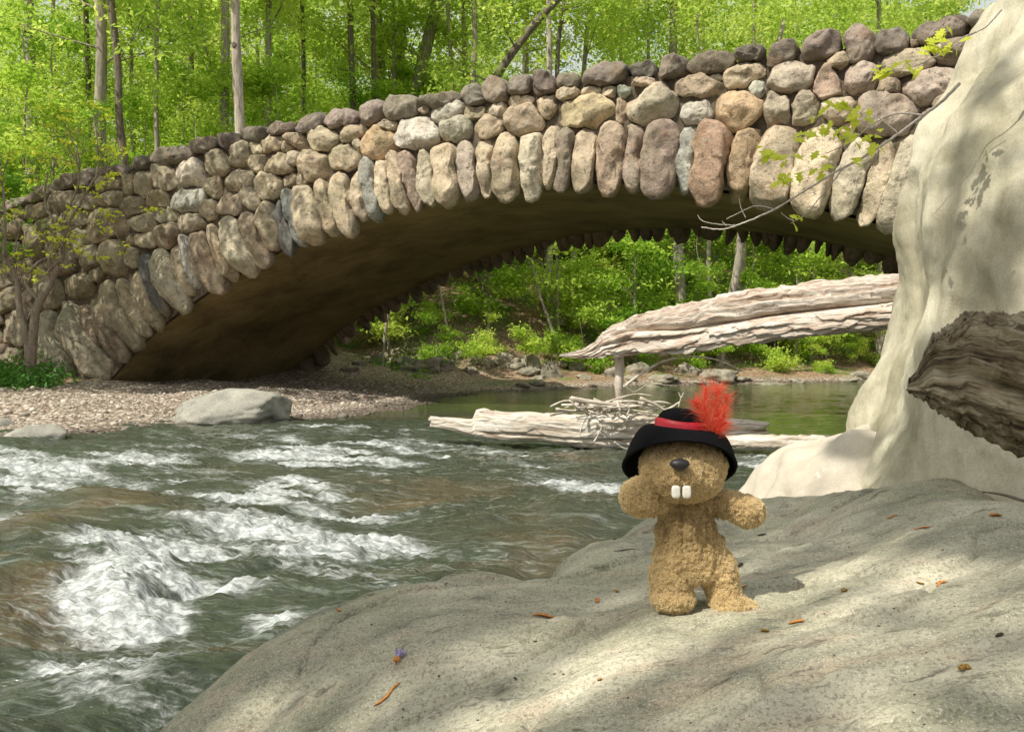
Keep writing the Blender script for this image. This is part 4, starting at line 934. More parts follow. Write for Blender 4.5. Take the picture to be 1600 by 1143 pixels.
for k, (x, y) in enumerate(scatter(70, (-.20, .45), (31, 50), .9, bank_c)):
    place_tree('bank_shrub', PS[k % 3], (x, y, gz(x, y)-.05), rr.uniform(0, 6.28), rr.uniform(.5, 1.15), 'low green shrub on the slope under the arch', 'shrub', 'low shrubs on the far bank')
# bright clumps on the bank, by hand
for k, (x, y, Yb, s0, lab) in enumerate([(590,535,31,.75,'bright green bush near the far arch foot'),(705,548,32.2,.5,'small fern-green bush above the waterline boulders'),(765,545,32.6,.62,'rounded bright bush perched on the waterline boulders'),(755,455,36,1.7,'light feathery bush high on the bank under the arch'),(650,445,35,1.5,'yellow-green bush on the bank beneath the far arch edge'),(1290,575,43,.5,'grassy green tuft at the right end of the far bank'),(1190,560,40,.55,'low green tuft on the far bank under the slanting log'),(925,490,37,1.1,'leafy bush left of the slanting log')]):
    c = ghit(x, y+8); place_tree('bank_shrub', PS[k % 3], (c[0], c[1], c[2]-.05), k, s0*c[1]/Yb, lab, 'shrub')
# left bank trees near the bridge end (behind the wall)
for k, (x, y, s0) in enumerate([(-17, 31, 1.), (-21, 33, 1.1), (-13.5, 36, 1.0), (-19.5, 37.5, 1.2), (-24, 38, 1.), (-10, 38, 1.1), (-16, 33.5, .7), (-19.5, 30.0, .8), (-12, 33.5, .7), (-8, 35, .9), (-5, 36, .9), (-22.5, 30.5, .9), (-1, 37.5, .9), (2, 38.5, 1.)]):
    place_tree('understory_tree', PU[k % 4], (x, y, gz(x, y)-.1), k*1.3, s0*1.1, 'leafy young tree crowding the bridge parapet', 'tree', 'young trees crowding the parapet')

# sapling in front of the bridge at left (mostly bare, new leaves)
def sapling(name, base_px, stems, Yb, label, mat, nleaf, seed):
    rr = np.random.RandomState(seed); e = empty(name, tuple(W(base_px[0], base_px[1], Yb))); tr = Acc(); tips = []
    for pts, r0 in stems:
        P3 = [W(x, y, Yb+dy) for (x, y, dy) in pts]; n = 10*len(P3); sp = smooth_path(P3, n)+0; sp[2:] += rr.normal(0, .006, (n-2, 3))
        tr.tube(sp, np.linspace(r0, r0*.35, n), 7)
        for _ in range(max(3, int(len(P3)*2.2))):
            i = rr.randint(n//3, n-1); T = sp[i+1-(i == n-1)]-sp[i-1]; T /= np.linalg.norm(T); d = T+rr.normal(0, .55, 3); d[2] += .15; d /= np.linalg.norm(d); L_ = rr.uniform(.35, 1.3)
            q = smooth_path([sp[i], sp[i]+d*L_*.5+rr.normal(0, .05, 3), sp[i]+d*L_+rr.normal(0, .1, 3)], 8); tr.tube(q, np.linspace(r0*.28, .004, 8), 4); tips += [q[-1], q[5]]
            for _ in range(2):
                j = rr.randint(3, 7); d2 = d+rr.normal(0, .6, 3); d2 /= np.linalg.norm(d2); q2 = np.array([q[j], q[j]+d2*.2, q[j]+d2*.42+[0, 0, .03]]); tr.tube(q2, np.linspace(.008, .003, 3), 4); tips.append(q2[-1])
    V, P = tr.get(); obj('trunk', V, P, MAT['bark_twig'], e)
    tips = np.array(tips); tips = tips[rr.rand(len(tips)) < nleaf]
    V, Fq, tn = leaves(tips, 9, .09, .055, rr, .35); obj('crown', V, [Fq], MAT[mat], e, False, {'tone': tn}); return tag(e, label, 'tree')
sapling('sapling', (45,595), [([(45,598,0),(48,570,0),(40,520,0),(30,480,0),(27,440,0),(12,405,.1),(4,380,0)], .12), ([(48,572,0),(52,520,0),(58,480,0),(80,440,.1),(95,405,0),(98,370,0),(94,345,0)], .13),
   ([(98,375,0),(110,345,0),(135,300,0),(152,270,0),(153,230,0)], .045), ([(94,350,0),(75,330,0),(70,300,0),(75,270,0)], .04), ([(95,352,0),(118,300,0),(124,265,0),(112,240,0),(98,218,0)], .035), ([(28,440,0),(10,420,0),(-14,405,0)], .04), ([(60,470,0),(40,440,0),(60,410,0),(90,395,0)], .05),([(100,365,0),(130,350,0),(170,352,0),(190,335,0)], .03),([(6,400,0),(8,350,0),(5,300,0),(0,262,0)], .045),([(124,265,0),(120,230,0),(108,205,0)], .025)], 22.5,
   'forked bare-limbed sapling with sparse new leaves before the bridge wall', 'leaf_new', .45, 3)
PL = tree_proto(95, 6.0, .05, .60, 1.5, 90, 28, .07, limbs=7, leafm='leaf_low', spread=.3)
c = W(-22, 600, 24.6); place_tree('leafy_sapling', PL, (c[0], c[1], gz(c[0], c[1])-.1), .4, .95, 'slim leafy sapling covering the far left end of the parapet', 'tree')
c = W(38, 600, 25.6); 0 and place_tree('leafy_sapling', PL, (c[0], c[1], gz(c[0], c[1])-.1), 2.4, .88, 'smaller leafy sapling over the dipping end of the parapet', 'tree')
# green ground plants at the foot of the sapling
def ground_plants(name, spots, label, cat, seed, n_per=70, size=.06, spread=.22, mat='leaf_fern'):
    rr = np.random.RandomState(seed); P = []
    for (x, y, Yb, dx) in spots:
        for _ in range(10):
            c = W(x+rr.normal(0, dx), y, Yb+rr.normal(0, .5)); P.append([c[0], c[1], max(gz(c[0], c[1]), c[2]-.4)+abs(rr.normal(0, .16))+.05])
    V, Fq, tn = leaves(np.array(P), n_per, spread, size, rr, .6); o = obj(name, V, [Fq], MAT[mat], None, False, {'tone': tn}); return tag(o, label, cat, kind='stuff')
ground_plants('undergrowth', [(15,590,22.5,20),(0,575,23.5,25),(60,580,23,16),(20,560,24,25),(-30,580,22,30),(40,600,21.5,20)], 'leafy undergrowth in shade-darkened green at the foot of the bridge wall', 'undergrowth', 5, mat='leaf_shade')
# grass-like cover on hillside : many small leaves following the ground
rr = np.random.RandomState(77); P = []
while len(P) < 5200:
    y = rr.uniform(31, 62); x = rr.uniform(-.62, .62)*y
    P.append((x, y))
P = np.array(P); z, sd, tt, w = terr(P[:, 0], P[:, 1]); nz_ = fbm(np.stack([P[:, 0]*.35, P[:, 1]*.35, z*0], -1), 3)
k = (sd > 2.6) & (nz_ > -.15+.55*((P[:, 0]/P[:, 1] > -.2) & (P[:, 0]/P[:, 1] < .07) & (sd < 11))) & (P[:, 0]*s_+(P[:, 1]-D)*c_ > 9.5); P3 = np.stack([P[k, 0], P[k, 1], z[k]+.12], 1)
V, Fq, tn = leaves(P3, 22, .32, .07, rr, .5); o = obj('ground_cover', V, [Fq], MAT['leaf_fern'], None, False, {'tone': tn}); tag(o, 'green plants carpeting the wooded slope', 'ground cover', kind='stuff')

# leafy twig in front of the bridge at right (grows from behind the tall boulder)
def lobed_leaf(c, d, n, s):
    d = d/np.linalg.norm(d); n = n-d*(n@d); n /= np.linalg.norm(n)+1e-9; b = np.cross(n, d)
    prof = [(0, 0), (.12, .18), (.30, .12), (.45, .36), (.55, .20), (.72, .30), (.80, .12), (1.05, 0)]
    L = [c+d*x*s+b*y*s+n*(abs(y)*.25-x*x*.2)*s for x, y in prof]; R = [c+d*x*s-b*y*s+n*(abs(y)*.25-x*x*.2)*s for x, y in prof]
    return L, R
def branchlet(name, segs, Yb, spots, label, seed):
    rr = np.random.RandomState(seed); e = empty(name, tuple(W(segs[0][0][0][0], segs[0][0][0][1], Yb))); tr = Acc()
    for pts, r0 in segs:
        P3 = [W(x, y, Yb+k*.03) for k, (x, y) in enumerate(pts)]; n = 12*len(P3); sp = smooth_path(P3, n); sp[1:-1] += rr.normal(0, .0006, (n-2, 3)); tr.tube(sp, np.linspace(r0, r0*.4, n), 7)
    V, P = tr.get(); obj('branch', V, P, MAT['bark_white'], e)
    for (x, y, m_) in spots:
        for j in range(m_):
            c = W(x+rr.normal(0, 7), y+rr.normal(0, 6), Yb+rr.normal(0, .03)); d = np.array([rr.normal(-.2, .7), rr.normal(0, .5), rr.normal(-.25, .35)]); n = np.array([rr.normal(-.3, .4), rr.normal(-1.0, .3), .9])
            L, R = lobed_leaf(c, d, n, rr.uniform(.040, .066)); m2 = len(L); V = np.array(L+R)
            obj('leaf', V, [np.array([[i, i+1, m2+i+1, m2+i] for i in range(m2-1)])], MAT['leaf_new'], e, False, {'tone': np.full(len(V), rr.rand())})
    return tag(e, label, 'branch')
branchlet('leafy_branch', [([(1500,130),(1470,160),(1440,182),(1400,212),(1350,245),(1300,272),(1250,303),(1210,327),(1170,345),(1130,358),(1096,355)], .0065), ([(1442,180),(1400,178),(1360,196),(1330,222),(1290,240)], .004),
   ([(1370,232),(1320,262),(1305,280),(1280,310),(1258,335),(1235,349)], .0032), ([(1210,327),(1180,322),(1150,335),(1135,342)], .003), ([(1150,352),(1120,350),(1098,345),(1090,336)], .0022), ([(1165,340),(1158,325),(1155,310)], .0018), ([(1240,345),(1230,340),(1220,332)], .002), ([(1135,353),(1128,345)], .0018), ([(1330,222),(1300,200),(1310,202)], .002), ([(1405,210),(1370,182),(1340,175)], .0025)],
   3.35, [(1270,196,3),(1293,200,3),(1310,170,5),(1335,175,5),(1345,178,3),(1345,212,4),(1370,225,3),(1375,212,3),(1220,238,4),(1207,232,2),(1238,245,3),(1278,240,2),(1285,268,4),(1235,270,4),(1225,282,5),(1245,280,3),(1335,252,3),(1245,340,3),(1320,198,3),(1258,210,2),(1240,222,2)],
   'slender twig with fresh yellow-green leaves before the bridge', 61)
branchlet('leafy_branch', [([(1565,15),(1540,42),(1510,58),(1480,80),(1455,92),(1425,105),(1385,108)], .0045), ([(1480,80),(1470,68),(1460,62)], .002), ([(1525,50),(1500,60),(1478,72)], .0025)],
   3.6, [(1372,108,4),(1390,108,3),(1420,98,4),(1440,105,3),(1450,70,4),(1465,62,3),(1475,45,3),(1492,62,3),(1455,82,3)], 'short leafy twig overhanging the coping beside the boulder', 62)
# bare twig on the right of the shelf
p = onrock(1560, 785)
n = 16; V, Fq, cp = tube(smooth_path([W(1535,768,2.1), W(1565,772,2.05), W(1600,782,2.0), W(1660,800,1.9)], n), np.linspace(.002, .005, n), 6)
o = obj('bare_twig', V, [Fq]+cp, MAT['bark_dark']); tag(o, 'bare dark twig lying where shelf meets boulder', 'twig')

# trees that stand outside the picture and shade it in patches
SUN = np.array([-.47, -.40, .79]); SUN /= np.linalg.norm(SUN)
def shade_tree(base, crown_pts, label, seed, n_per=26, size=.085, spread=.30):
    rr = np.random.RandomState(seed); e = empty('overhanging_tree', base); tr = Acc(); c = crown_pts.mean(0)
    b = np.array([base[0], base[1], base[2]-.3]); tp = np.array([base[0]*.6+c[0]*.4, base[1]*.6+c[1]*.4, c[2]])
    sp = smooth_path([b, b*.5+tp*.5+[.2, .1, 0], tp], 20); tr.tube(sp, np.linspace(.26, .08, 20), 10)
    for q in crown_pts[::5]:
        j = rr.randint(10, 20); pp = smooth_path([sp[j], (sp[j]+q)/2+rr.normal(0, .2, 3)+[0, 0, .3], q], 8); tr.tube(pp, np.linspace(.035, .006, 8), 5)
    V, P = tr.get(); obj('trunk', V, P, MAT['bark'], e); V, Fq, tn = leaves(crown_pts, n_per, spread, size, rr, .5); obj('crown', V, [Fq], MAT['leaf'], e, False, {'tone': tn})
    return tag(e, label, 'tree')
bpy.context.view_layer.update()
def on_boulder(px, py):
    d = Vector(((px-CX)/F, 1, -(py-HZ)/F)).normalized(); ok, lc, nn, ii = bb.ray_cast(Vector((0, 0, CH)), d); return tuple(lc) if ok else (1.8, 3.6, 1.)
spots = np.concatenate([np.array(t)+SUN*(9.5+.2*k)+np.random.RandomState(k).normal(0, sp, (nn_, 3)) for k, (t, sp, nn_) in enumerate([
    (on_boulder(1435, 660), .10, 16), (on_boulder(1425, 710), .10, 14), (on_boulder(1500, 690), .11, 16), (on_boulder(1545, 715), .12, 16), (on_boulder(1350, 725), .08, 7), (on_boulder(1500, 255), .05, 4), (on_boulder(1485, 390), .05, 4),
    (on_boulder(1535, 450), .06, 5), (on_boulder(1590, 300), .07, 5), (on_boulder(1565, 120), .07, 5), (on_boulder(1450, 560), .05, 4), (on_boulder(1480, 740), .12, 14)])])
def patch(target, dist, ext, n, seed, thr, fs=1.1, gaps=()):
    """clusters hung above a patch of ground, toward the sun, with gaps"""
    rr = np.random.RandomState(seed); P = np.array(target)+SUN*dist+rr.uniform(-1, 1, (n*3, 3))*np.array(ext)
    Pq = P-(P@SUN)[:, None]*SUN; k = fbm(Pq*np.array([1, 1, 1.])*fs+seed, 3) > thr
    for g_, rad_ in gaps:
        q = P-np.array(g_); q = q-(q@SUN)[:, None]*SUN; k &= np.linalg.norm(q, axis=1) > rad_
    return P[k][:n]
shade_tree((-10.0, -5.5, 1.2), np.concatenate([patch((.9, 1.7, .9), 10, (2.1, 1.5, .35), 540, 3, -.03, 1.45, [((1.45, 3.5, 1.4), .5), ((1.5, 3.5, 2.1), .55), ((1.9, 3.4, 1.9), .55), ((1.9, 3.4, 2.8), .7), ((2.3, 3.3, 1.3), .4), ((.29, 1.42, 1.04), .47), ((-.05, 1.45, .8), .16), ((.95, 2.5, .88), .2), ((.62, 2.2, .85), .2), ((1.0, 1.45, .97), .16)])]), 'tree left of the camera shading the rock shelf', 5, n_per=24, size=.055, spread=.17)
shade_tree((-7.5, -3., 1.2), spots, 'unseen tree added left of the camera to dapple the tall boulder', 15, n_per=16, size=.045, spread=.055)  # added out of view; leaf clusters placed up-sun to cast boulder shadow spots
shade_tree((-22., 15.5, .8), np.concatenate([patch((-11.2, 24, 3), 13, (6.5, 4.5, 1.6), 420, 8, -.10, .5)]), 'tree on the left bank shading the bridge end', 6, size=.11, spread=.42)

# ------------------------------------------------------------------ PLUSH TOY
PY = float(onrock(1105, 950)[1])+.010
PM = PY/F       # metres per photo pixel there
def T(px, py, d=0.): return W(px, py, PY+d)
toy = empty('plush_beaver', tuple(onrock(1088, 950)))
tag(toy, 'tan fleece beaver toy with raised arms and buck teeth', 'plush toy')
def ell(px, py, d, rx_, ry_, rd, rot=0., sub=4, pw=None):
    V, Fc = ICO[sub]; V = V*np.array([rx_, rd, ry_])*PM; a = math.radians(rot)
    V = np.stack([V[:, 0]*math.cos(a)+V[:, 2]*math.sin(a), V[:, 1], -V[:, 0]*math.sin(a)+V[:, 2]*math.cos(a)], 1)
    return V+T(px, py, d*PM), Fc
body = Acc()
for e_ in [(1067,728,0,68,42,58),(1066,748,-8,62,36,56),(1064,740,-34,38,28,40),
   (1072,800,8,33,34,30,0),(1072,836,8,49,56,41,-3),(1074,872,6,54,44,44,0),(1083,886,6,61,28,44,0),(1098,862,4,34,44,38,-6),
   (1048,904,0,34,38,36,2),(1051,934,-8,35,22,38,0),(1125,900,2,28,48,36,-5),(1131,925,-4,26,30,36,-6),(1149,949,-24,38,18,34,10),(1136,938,-10,30,19,36,6),
   (1044,790,-2,26,20,20,-22),(1020,782,-12,30,22,24,-12),(1001,776,-18,32,31,28,0),
   (1110,786,2,30,21,22,14),(1142,789,-4,40,22,25,14),(1166,798,-8,29,25,27,14)]:
    V, Fc = ell(*e_); body.add(V, Fc)
V, P = body.get()
tmp = bpy.data.objects.new('tmp', mesh_np('tmp', V, P)); COL.objects.link(tmp)
md = tmp.modifiers.new('r', 'REMESH'); md.mode = 'VOXEL'; md.voxel_size = .0022
md = tmp.modifiers.new('s', 'SMOOTH'); md.factor = .5; md.iterations = 26
dg = bpy.context.evaluated_depsgraph_get(); dg.update(); ev = bpy.data.meshes.new_from_object(tmp.evaluated_get(dg)); bpy.data.objects.remove(tmp)
nv = len(ev.vertices); co_ = np.zeros(nv*3, np.float32); ev.vertices.foreach_get('co', co_); co_ = co_.reshape(-1, 3).astype(float)
no_ = np.zeros(nv*3, np.float32); ev.vertices.foreach_get('normal', no_); no_ = no_.reshape(-1, 3).astype(float)
fc = np.array([list(p.vertices) for p in ev.polygons if len(p.vertices) == 4])
# vertical creases on the chest, curly fleece everywhere, seam between the legs
zl = (HZ-(-1))  # noqa
pxx = CX+co_[:, 0]/PM; pyy = HZ+(CH-co_[:, 2])/PM
chest = np.exp(-((pyy-825)/38)**2)*(np.abs(pxx-1072) < 60)*(co_[:, 1] < PY+.02)
crease = .0042*chest*fbm(np.stack([co_[:, 0]*150, co_[:, 1]*0, co_[:, 2]*22], -1), 3)
curl = vnoise(co_*170)*.0021+vnoise(co_*300+7)*.0016
gap = np.exp(-((pxx-1090)/5.)**2)*sstep(896, 918, pyy)
co_ = co_+no_*(crease+curl-.008*gap)[:, None]
m = M('fleece'); p = m.pos(); ft = m.attr('ftone')
cl_ = m.vor(p, 210); n1 = m.noise(p, 26, 4, .6)
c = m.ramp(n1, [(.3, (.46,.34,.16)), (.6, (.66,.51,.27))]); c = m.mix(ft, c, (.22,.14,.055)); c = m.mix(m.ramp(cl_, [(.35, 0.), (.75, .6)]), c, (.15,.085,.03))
MAT['fleece'] = m.fin(m.bsdf(c, 1., .05, m.bump(m.math('SUBTRACT', 1., cl_), .8, .003)))
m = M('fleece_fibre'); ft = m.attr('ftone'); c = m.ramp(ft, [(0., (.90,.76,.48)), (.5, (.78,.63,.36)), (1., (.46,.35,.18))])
d1 = m.bsdf(c, .9, .12); tr_ = m.N('ShaderNodeBsdfTranslucent'); m.L(c, tr_.inputs[0]); mx = m.N('ShaderNodeMixShader'); mx.inputs[0].default_value = .35; m.L(d1, mx.inputs[1]); m.L(tr_.outputs[0], mx.inputs[2])
MAT['fibre'] = m.fin(mx.outputs[0])
ftone = np.clip(.45*np.exp(-((pyy-810)/45)**2)*(np.abs(pxx-1072) < 62)+.2*fbm(co_*30, 2)+.15, 0, 1)  # upper torso darkened in colour for the shade below the head
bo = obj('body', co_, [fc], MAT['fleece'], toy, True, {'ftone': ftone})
# fleece curls: short bent fibres as real geometry
rr = np.random.RandomState(2); NFB = 150000
a0, b0, c0, d0 = (co_[fc[:, k]] for k in range(4)); ar = np.linalg.norm(np.cross(c0-a0, d0-b0), axis=1); pick = rr.choice(len(fc), NFB, p=ar/ar.sum())
w1, w2 = rr.rand(NFB, 1), rr.rand(NFB, 1)
P0 = a0[pick]*(1-w1)*(1-w2)+b0[pick]*w1*(1-w2)+c0[pick]*w1*w2+d0[pick]*(1-w1)*w2; N0 = no_[fc[pick, 0]]
cid = np.floor(P0*210); hsh = np.sin(cid@np.array([12.9898, 78.233, 37.719]))*43758.5453; hsh = hsh-np.floor(hsh)
dirn = np.stack([vnoise(P0*160+3), vnoise(P0*160+40), vnoise(P0*160+80)], 1)
dirn = dirn-N0*(dirn*N0).sum(1)[:, None]
L_ = rr.uniform(.0016, .0040, NFB)[:, None]
px_ = CX+P0[:, 0]/PM; py_ = HZ+(CH-P0[:, 2])/PM
N1 = N0+dirn*.9+rr.normal(0, .25, (NFB, 3)); N1[:, 2] -= .15; N1 /= np.linalg.norm(N1, axis=1)[:, None]
N2 = N0*.4+dirn*1.6+rr.normal(0, .4, (NFB, 3)); N2[:, 2] -= .35; N2 /= np.linalg.norm(N2, axis=1)[:, None]
side = np.cross(N1, rr.normal(size=(NFB, 3))); side /= np.linalg.norm(side, axis=1)[:, None]; wd = .00036
Q0 = P0-N0*.0006; Q1 = P0+N1*L_*.55; Q2 = Q1+N2*L_*.5
Vf = np.stack([Q0-side*wd, Q0+side*wd, Q1-side*wd*.9, Q1+side*wd*.9, Q2], 1).reshape(-1, 3); b_ = np.arange(NFB)*5
fq = np.stack([b_, b_+1, b_+3, b_+2], 1); ftr = np.stack([b_+2, b_+3, b_+4], 1)
tn = np.clip(.45*np.exp(-((py_-810)/45)**2)*(np.abs(px_-1072) < 62)+.14*vnoise(P0*120)+.2*fbm(P0*28, 2)+rr.normal(.18, .10, NFB), 0, 1)  # same painted shade below the head, in the fibre colour
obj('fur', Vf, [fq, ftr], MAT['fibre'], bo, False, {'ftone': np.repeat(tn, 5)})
# nose
m = M('nose_felt'); MAT['nose'] = m.fin(m.bsdf((.018,.016,.018), .45, .5, m.bump(m.noise(m.pos(), 500, 3), .3, .001)))
V, Fc = ICO[4]; V = V.copy(); V[:, 0] *= np.where(V[:, 2] > 0, 1+.12*V[:, 2], 1+.45*V[:, 2]); V = V*np.array([14.5, 9, 9.5])*PM
obj('nose', V+T(1062, 726, -76*PM), [Fc], MAT['nose'], toy)
m = M('tooth_felt'); MAT['tooth'] = m.fin(m.bsdf(m.ramp(m.noise(m.pos(), 120, 4), [(.3, (.66,.62,.52)), (.6, (.82,.80,.72))]), .9, .1, m.bump(m.noise(m.pos(), 700, 3), .5, .001)))
def rbox(c, sx, sy, sz_, pw=4):
    V, Fc = ICO[4]; q = (np.abs(V)**pw).sum(1)**(1/pw); V = V/q[:, None]; return V*np.array([sx, sy, sz_])+c, Fc
for x in (1056, 1073):
    V, Fc = rbox(T(x, 768, -71*PM), 6.3*PM, 3.6*PM, 9.4*PM); obj('tooth', V, [Fc], MAT['tooth'], toy)
# hat : a thing of its own, it can be lifted off
m = M('hat_felt'); p = m.pos(); nn = m.noise(p, 420, 4, .7)
MAT['felt'] = m.fin(m.bsdf(m.ramp(nn, [(.35, (.003,.003,.0035)), (.7, (.011,.011,.013))]), .95, .12, m.bump(nn, .6, .0012)))
m = M('red_satin'); p = m.pos(); nn = m.noise(m.mapping(p, (60, 60, 500)), 2, 3)
MAT['satin'] = m.fin(m.bsdf(m.ramp(nn, [(.3, (.42,.008,.018)), (.7, (.66,.02,.04))]), .38, .5, m.bump(nn, .2, .001)))
m = M('red_plume'); ft = m.attr('tone'); c = m.ramp(ft, [(0., (.90,.07,.035)), (.5, (.98,.22,.12)), (1., (1.,.50,.34))])
d1 = m.bsdf(c, .8, .1); tr_ = m.N('ShaderNodeBsdfTranslucent'); m.L(c, tr_.inputs[0]); mx = m.N('ShaderNodeMixShader'); mx.inputs[0].default_value = .45; m.L(d1, mx.inputs[1]); m.L(tr_.outputs[0], mx.inputs[2]); MAT['plume'] = m.fin(mx.outputs[0])
hat = empty('bowler_hat', tuple(T(1066, 690))); tag(hat, 'small black felt hat with red ribbon on the toy head', 'hat')
def hatpt(th, r, y, roll=.075, hd=8):      # th 0 = to the right, pi/2 = away, -pi/2 = toward camera ; r,y in px about (1066, y)
    x = r[0]*np.cos(th); d = r[1]*np.sin(th)
    return x, d, y
def hat_world(x, d, y):
    roll = .085; xx = x; yy_ = y-690
    X_ = xx*math.cos(roll)-yy_*math.sin(roll); Y_ = xx*math.sin(roll)+yy_*math.cos(roll)
    return T(1066+X_, 690+Y_, 0)+np.array([0, 1, 0])*0 if np.isscalar(X_) else np.stack([(1066+X_-CX)*PM, PY+(d+8)*PM, CH-(690+Y_-HZ)*PM], -1)
th = np.linspace(0, 2*math.pi, 129)[:-1]
def front(th): return np.clip(-np.sin(th), 0, 1)
crown_prof = [(0,638),(14,638.5),(24,640.5),(32,644.5),(38,651),(41,659),(42.5,668),(43,674)]
Vc = []
for (r, y) in crown_prof: Vc.append(hat_world(r*np.cos(th)*1.0, r*np.sin(th)*.95, np.full_like(th, y)))
def brim_ring(q, inner):
    # q 0 at crown base .. 1 at lip
    fr = front(th)**1.3; qe = q
    R0 = 43; RX = 88-2*fr; RD = 82-6*fr; a = qe*math.pi/2*1.08
    drop = 60+47*np.sin(th)
    
    rx_ = R0+(RX-R0)*qe**.75; rd = R0+(RD-R0)*qe**.8
    y = 667+drop*1.03*qe**2.3
    o = -2.2 if inner else 0
    return hat_world((rx_+o)*np.cos(th), (rd+o)*np.sin(th), y+(2.0 if inner else 0))
rows = Vc+[brim_ring(q, False) for q in np.linspace(.05, 1, 18)]+[brim_ring(q, True) for q in np.linspace(1, .05, 18)]
R_ = np.array(rows); nR = len(R_); K = len(th)
Vh = R_.transpose(1, 0, 2).reshape(-1, 3)
hb = obj('felt_body', Vh, [grid_faces(K, nR, True)], MAT['felt'], hat)
lip = (brim_ring(1., False)+brim_ring(1., True))/2; lipc = np.concatenate([lip, lip[:2]])
ee = []
for j in range(10):
    bt = j/10*2*math.pi; cen = lip.mean(0); rd_ = lip-cen; rd_[:, 2] = 0; rd_ /= np.linalg.norm(rd_, axis=1)[:, None]
    ee.append(lip+rd_*math.cos(bt)*2.6*PM+np.array([0, 0, 1.])*math.sin(bt)*2.6*PM)
ee.append(ee[0]); R2 = np.array(ee); obj('brim_edge', R2.transpose(1, 0, 2).reshape(-1, 3), [grid_faces(K, 11, True)], MAT['felt'], hat)
# ribbon band
rb = []
for (r, y) in [(41.2,656),(42.8,656.5),(43.8,663),(44.3,671),(45.5,673.5),(43.6,674)]: rb.append(hat_world(r*np.cos(th), r*np.sin(th)*.95, y+1.1*np.sin(3*th+.5)))
R_ = np.array(rb); obj('ribbon', R_.transpose(1, 0, 2).reshape(-1, 3), [grid_faces(K, len(rb), True)], MAT['satin'], hat)
# plume : barbs along three curved shafts
rr = np.random.RandomState(14); A = Acc(); tones = []
shafts = [([(1112,680),(1108,655),(1100,630),(1103,608)], 17), ([(1116,682),(1122,655),(1118,628),(1122,606)], 19), ([(1114,678),(1098,648),(1086,628)], 12), ([(1118,672),(1130,650),(1136,620)], 12),([(1112,684),(1122,672),(1130,662)],14)]
Vp, Fp = [], []; nb_ = 0
for pts, wdt in [(a_s, b_s*1.22) for a_s, b_s in shafts]:
    sp = smooth_path([T(x, y, (-30)*PM) for x, y in pts], 60); tt_ = np.gradient(sp, axis=0); tt_ /= np.linalg.norm(tt_, axis=1)[:, None]
    A.tube(sp, np.linspace(.0011, .0003, 60), 5); tones.append(np.full(A.n-sum(map(len, tones)), .1))
    for _ in range(620):
        i = rr.randint(4, 60); d = rr.normal(size=3); d -= tt_[i]*(d@tt_[i]); d /= np.linalg.norm(d); d = d+tt_[i]*rr.uniform(.3, 1.3); d /= np.linalg.norm(d)
        L1 = wdt*PM*rr.uniform(.4, 1.95)*(1-.25*i/60); p0 = sp[i]; p1 = p0+d*L1*.5+rr.normal(0, .0012, 3); p2 = p1+(d+rr.normal(0, .45, 3)+[0, 0, .1])*L1*.5
        s1 = np.cross(d, rr.normal(size=3)); s1 /= np.linalg.norm(s1); w_ = .00024
        A.add(np.array([p0-s1*w_, p0+s1*w_, p1-s1*w_, p1+s1*w_, p2]), np.array([[0, 1, 3, 2]]), np.array([[2, 3, 4]])); tones.append(np.full(5, np.clip(rr.normal(.45, .25), 0, 1)))
V, P = A.get(); pl = obj('feather_plume', V, P, MAT['plume'], None, False, {'tone': np.concatenate(tones)}); pl.parent = hat; pl.location = -np.array(hat.location)

# ------------------------------------------------------------------ LITTER ON THE SHELF
m = M('bud_scale'); MAT['bud'] = m.fin(m.bsdf(m.ramp(m.noise(m.pos(), 300, 3), [(.3, (.38,.13,.03)), (.6, (.62,.27,.06))]), .6, .3))
m = M('seed_husk'); MAT['husk'] = m.fin(m.bsdf(m.ramp(m.noise(m.pos(), 400, 3), [(.3, (.12,.06,.015)), (.6, (.36,.22,.05))]), .7, .3))
m = M('dark_crumb'); MAT['crumb'] = m.fin(m.bsdf((.06,.045,.03), .8, .2))
def sliver(px, py, L, wid, an, mat, name, label, cat='leaf scale', group=None, curl=.25):
    c = onrock(px, py); n = 14; t = np.linspace(-1, 1, n); Lm = L*c[1]/F/2; a = math.radians(an)
    d = np.array([math.cos(a), math.sin(a), 0.]); b = np.array([-d[1], d[0], 0])
    rings = []
    for tt_ in t:
        w = wid*c[1]/F/2*(1-tt_**2*.9)**.6; q = c[:2]+d[:2]*tt_*Lm; h = rz(q[0], q[1])+.0012+Lm*curl*.35*tt_**2
        rings.append([np.array([q[0], q[1], h])+b*w*k2+np.array([0, 0, w*.55*k2*k2]) for k2 in (-1, -.5, 0, .5, 1)])
    V = np.array(rings).reshape(-1, 3); V2_ = np.concatenate([V, V-[0, 0, .0006]]); Fq = grid_faces(n, 5); nF = len(V)
    o = obj(name, V2_, [Fq, Fq[:, ::-1]+nF], mat, None, True, loc=tuple(c)); return tag(o, label, cat, group)
GL = 'bud scales fallen on the shelf'
sliver(850, 965, 38, 9, -8, MAT['bud'], 'bud_scale', 'bright orange curled bud scale in the open, left of the toy', group=GL)
sliver(605, 1090, 46, 6, 35, MAT['bud'], 'pine_needle', 'long orange-brown sliver near the bottom left of the shelf', 'needle', curl=.05)
sliver(529, 953, 18, 5, -60, MAT['bud'], 'bud_scale', 'orange scale at the left rim above the water', group=GL)
sliver(933, 940, 12, 7, 80, MAT['bud'], 'bud_scale', 'upright orange scale left of the toy feet', group=GL)
sliver(964, 925, 10, 8, 60, MAT['husk'], 'bud_scale', 'small brown scale nearest the toy left foot', group=GL)
sliver(1441, 825, 26, 5, -25, MAT['bud'], 'bud_scale', 'thin orange sliver high on the right of the shelf', group=GL)
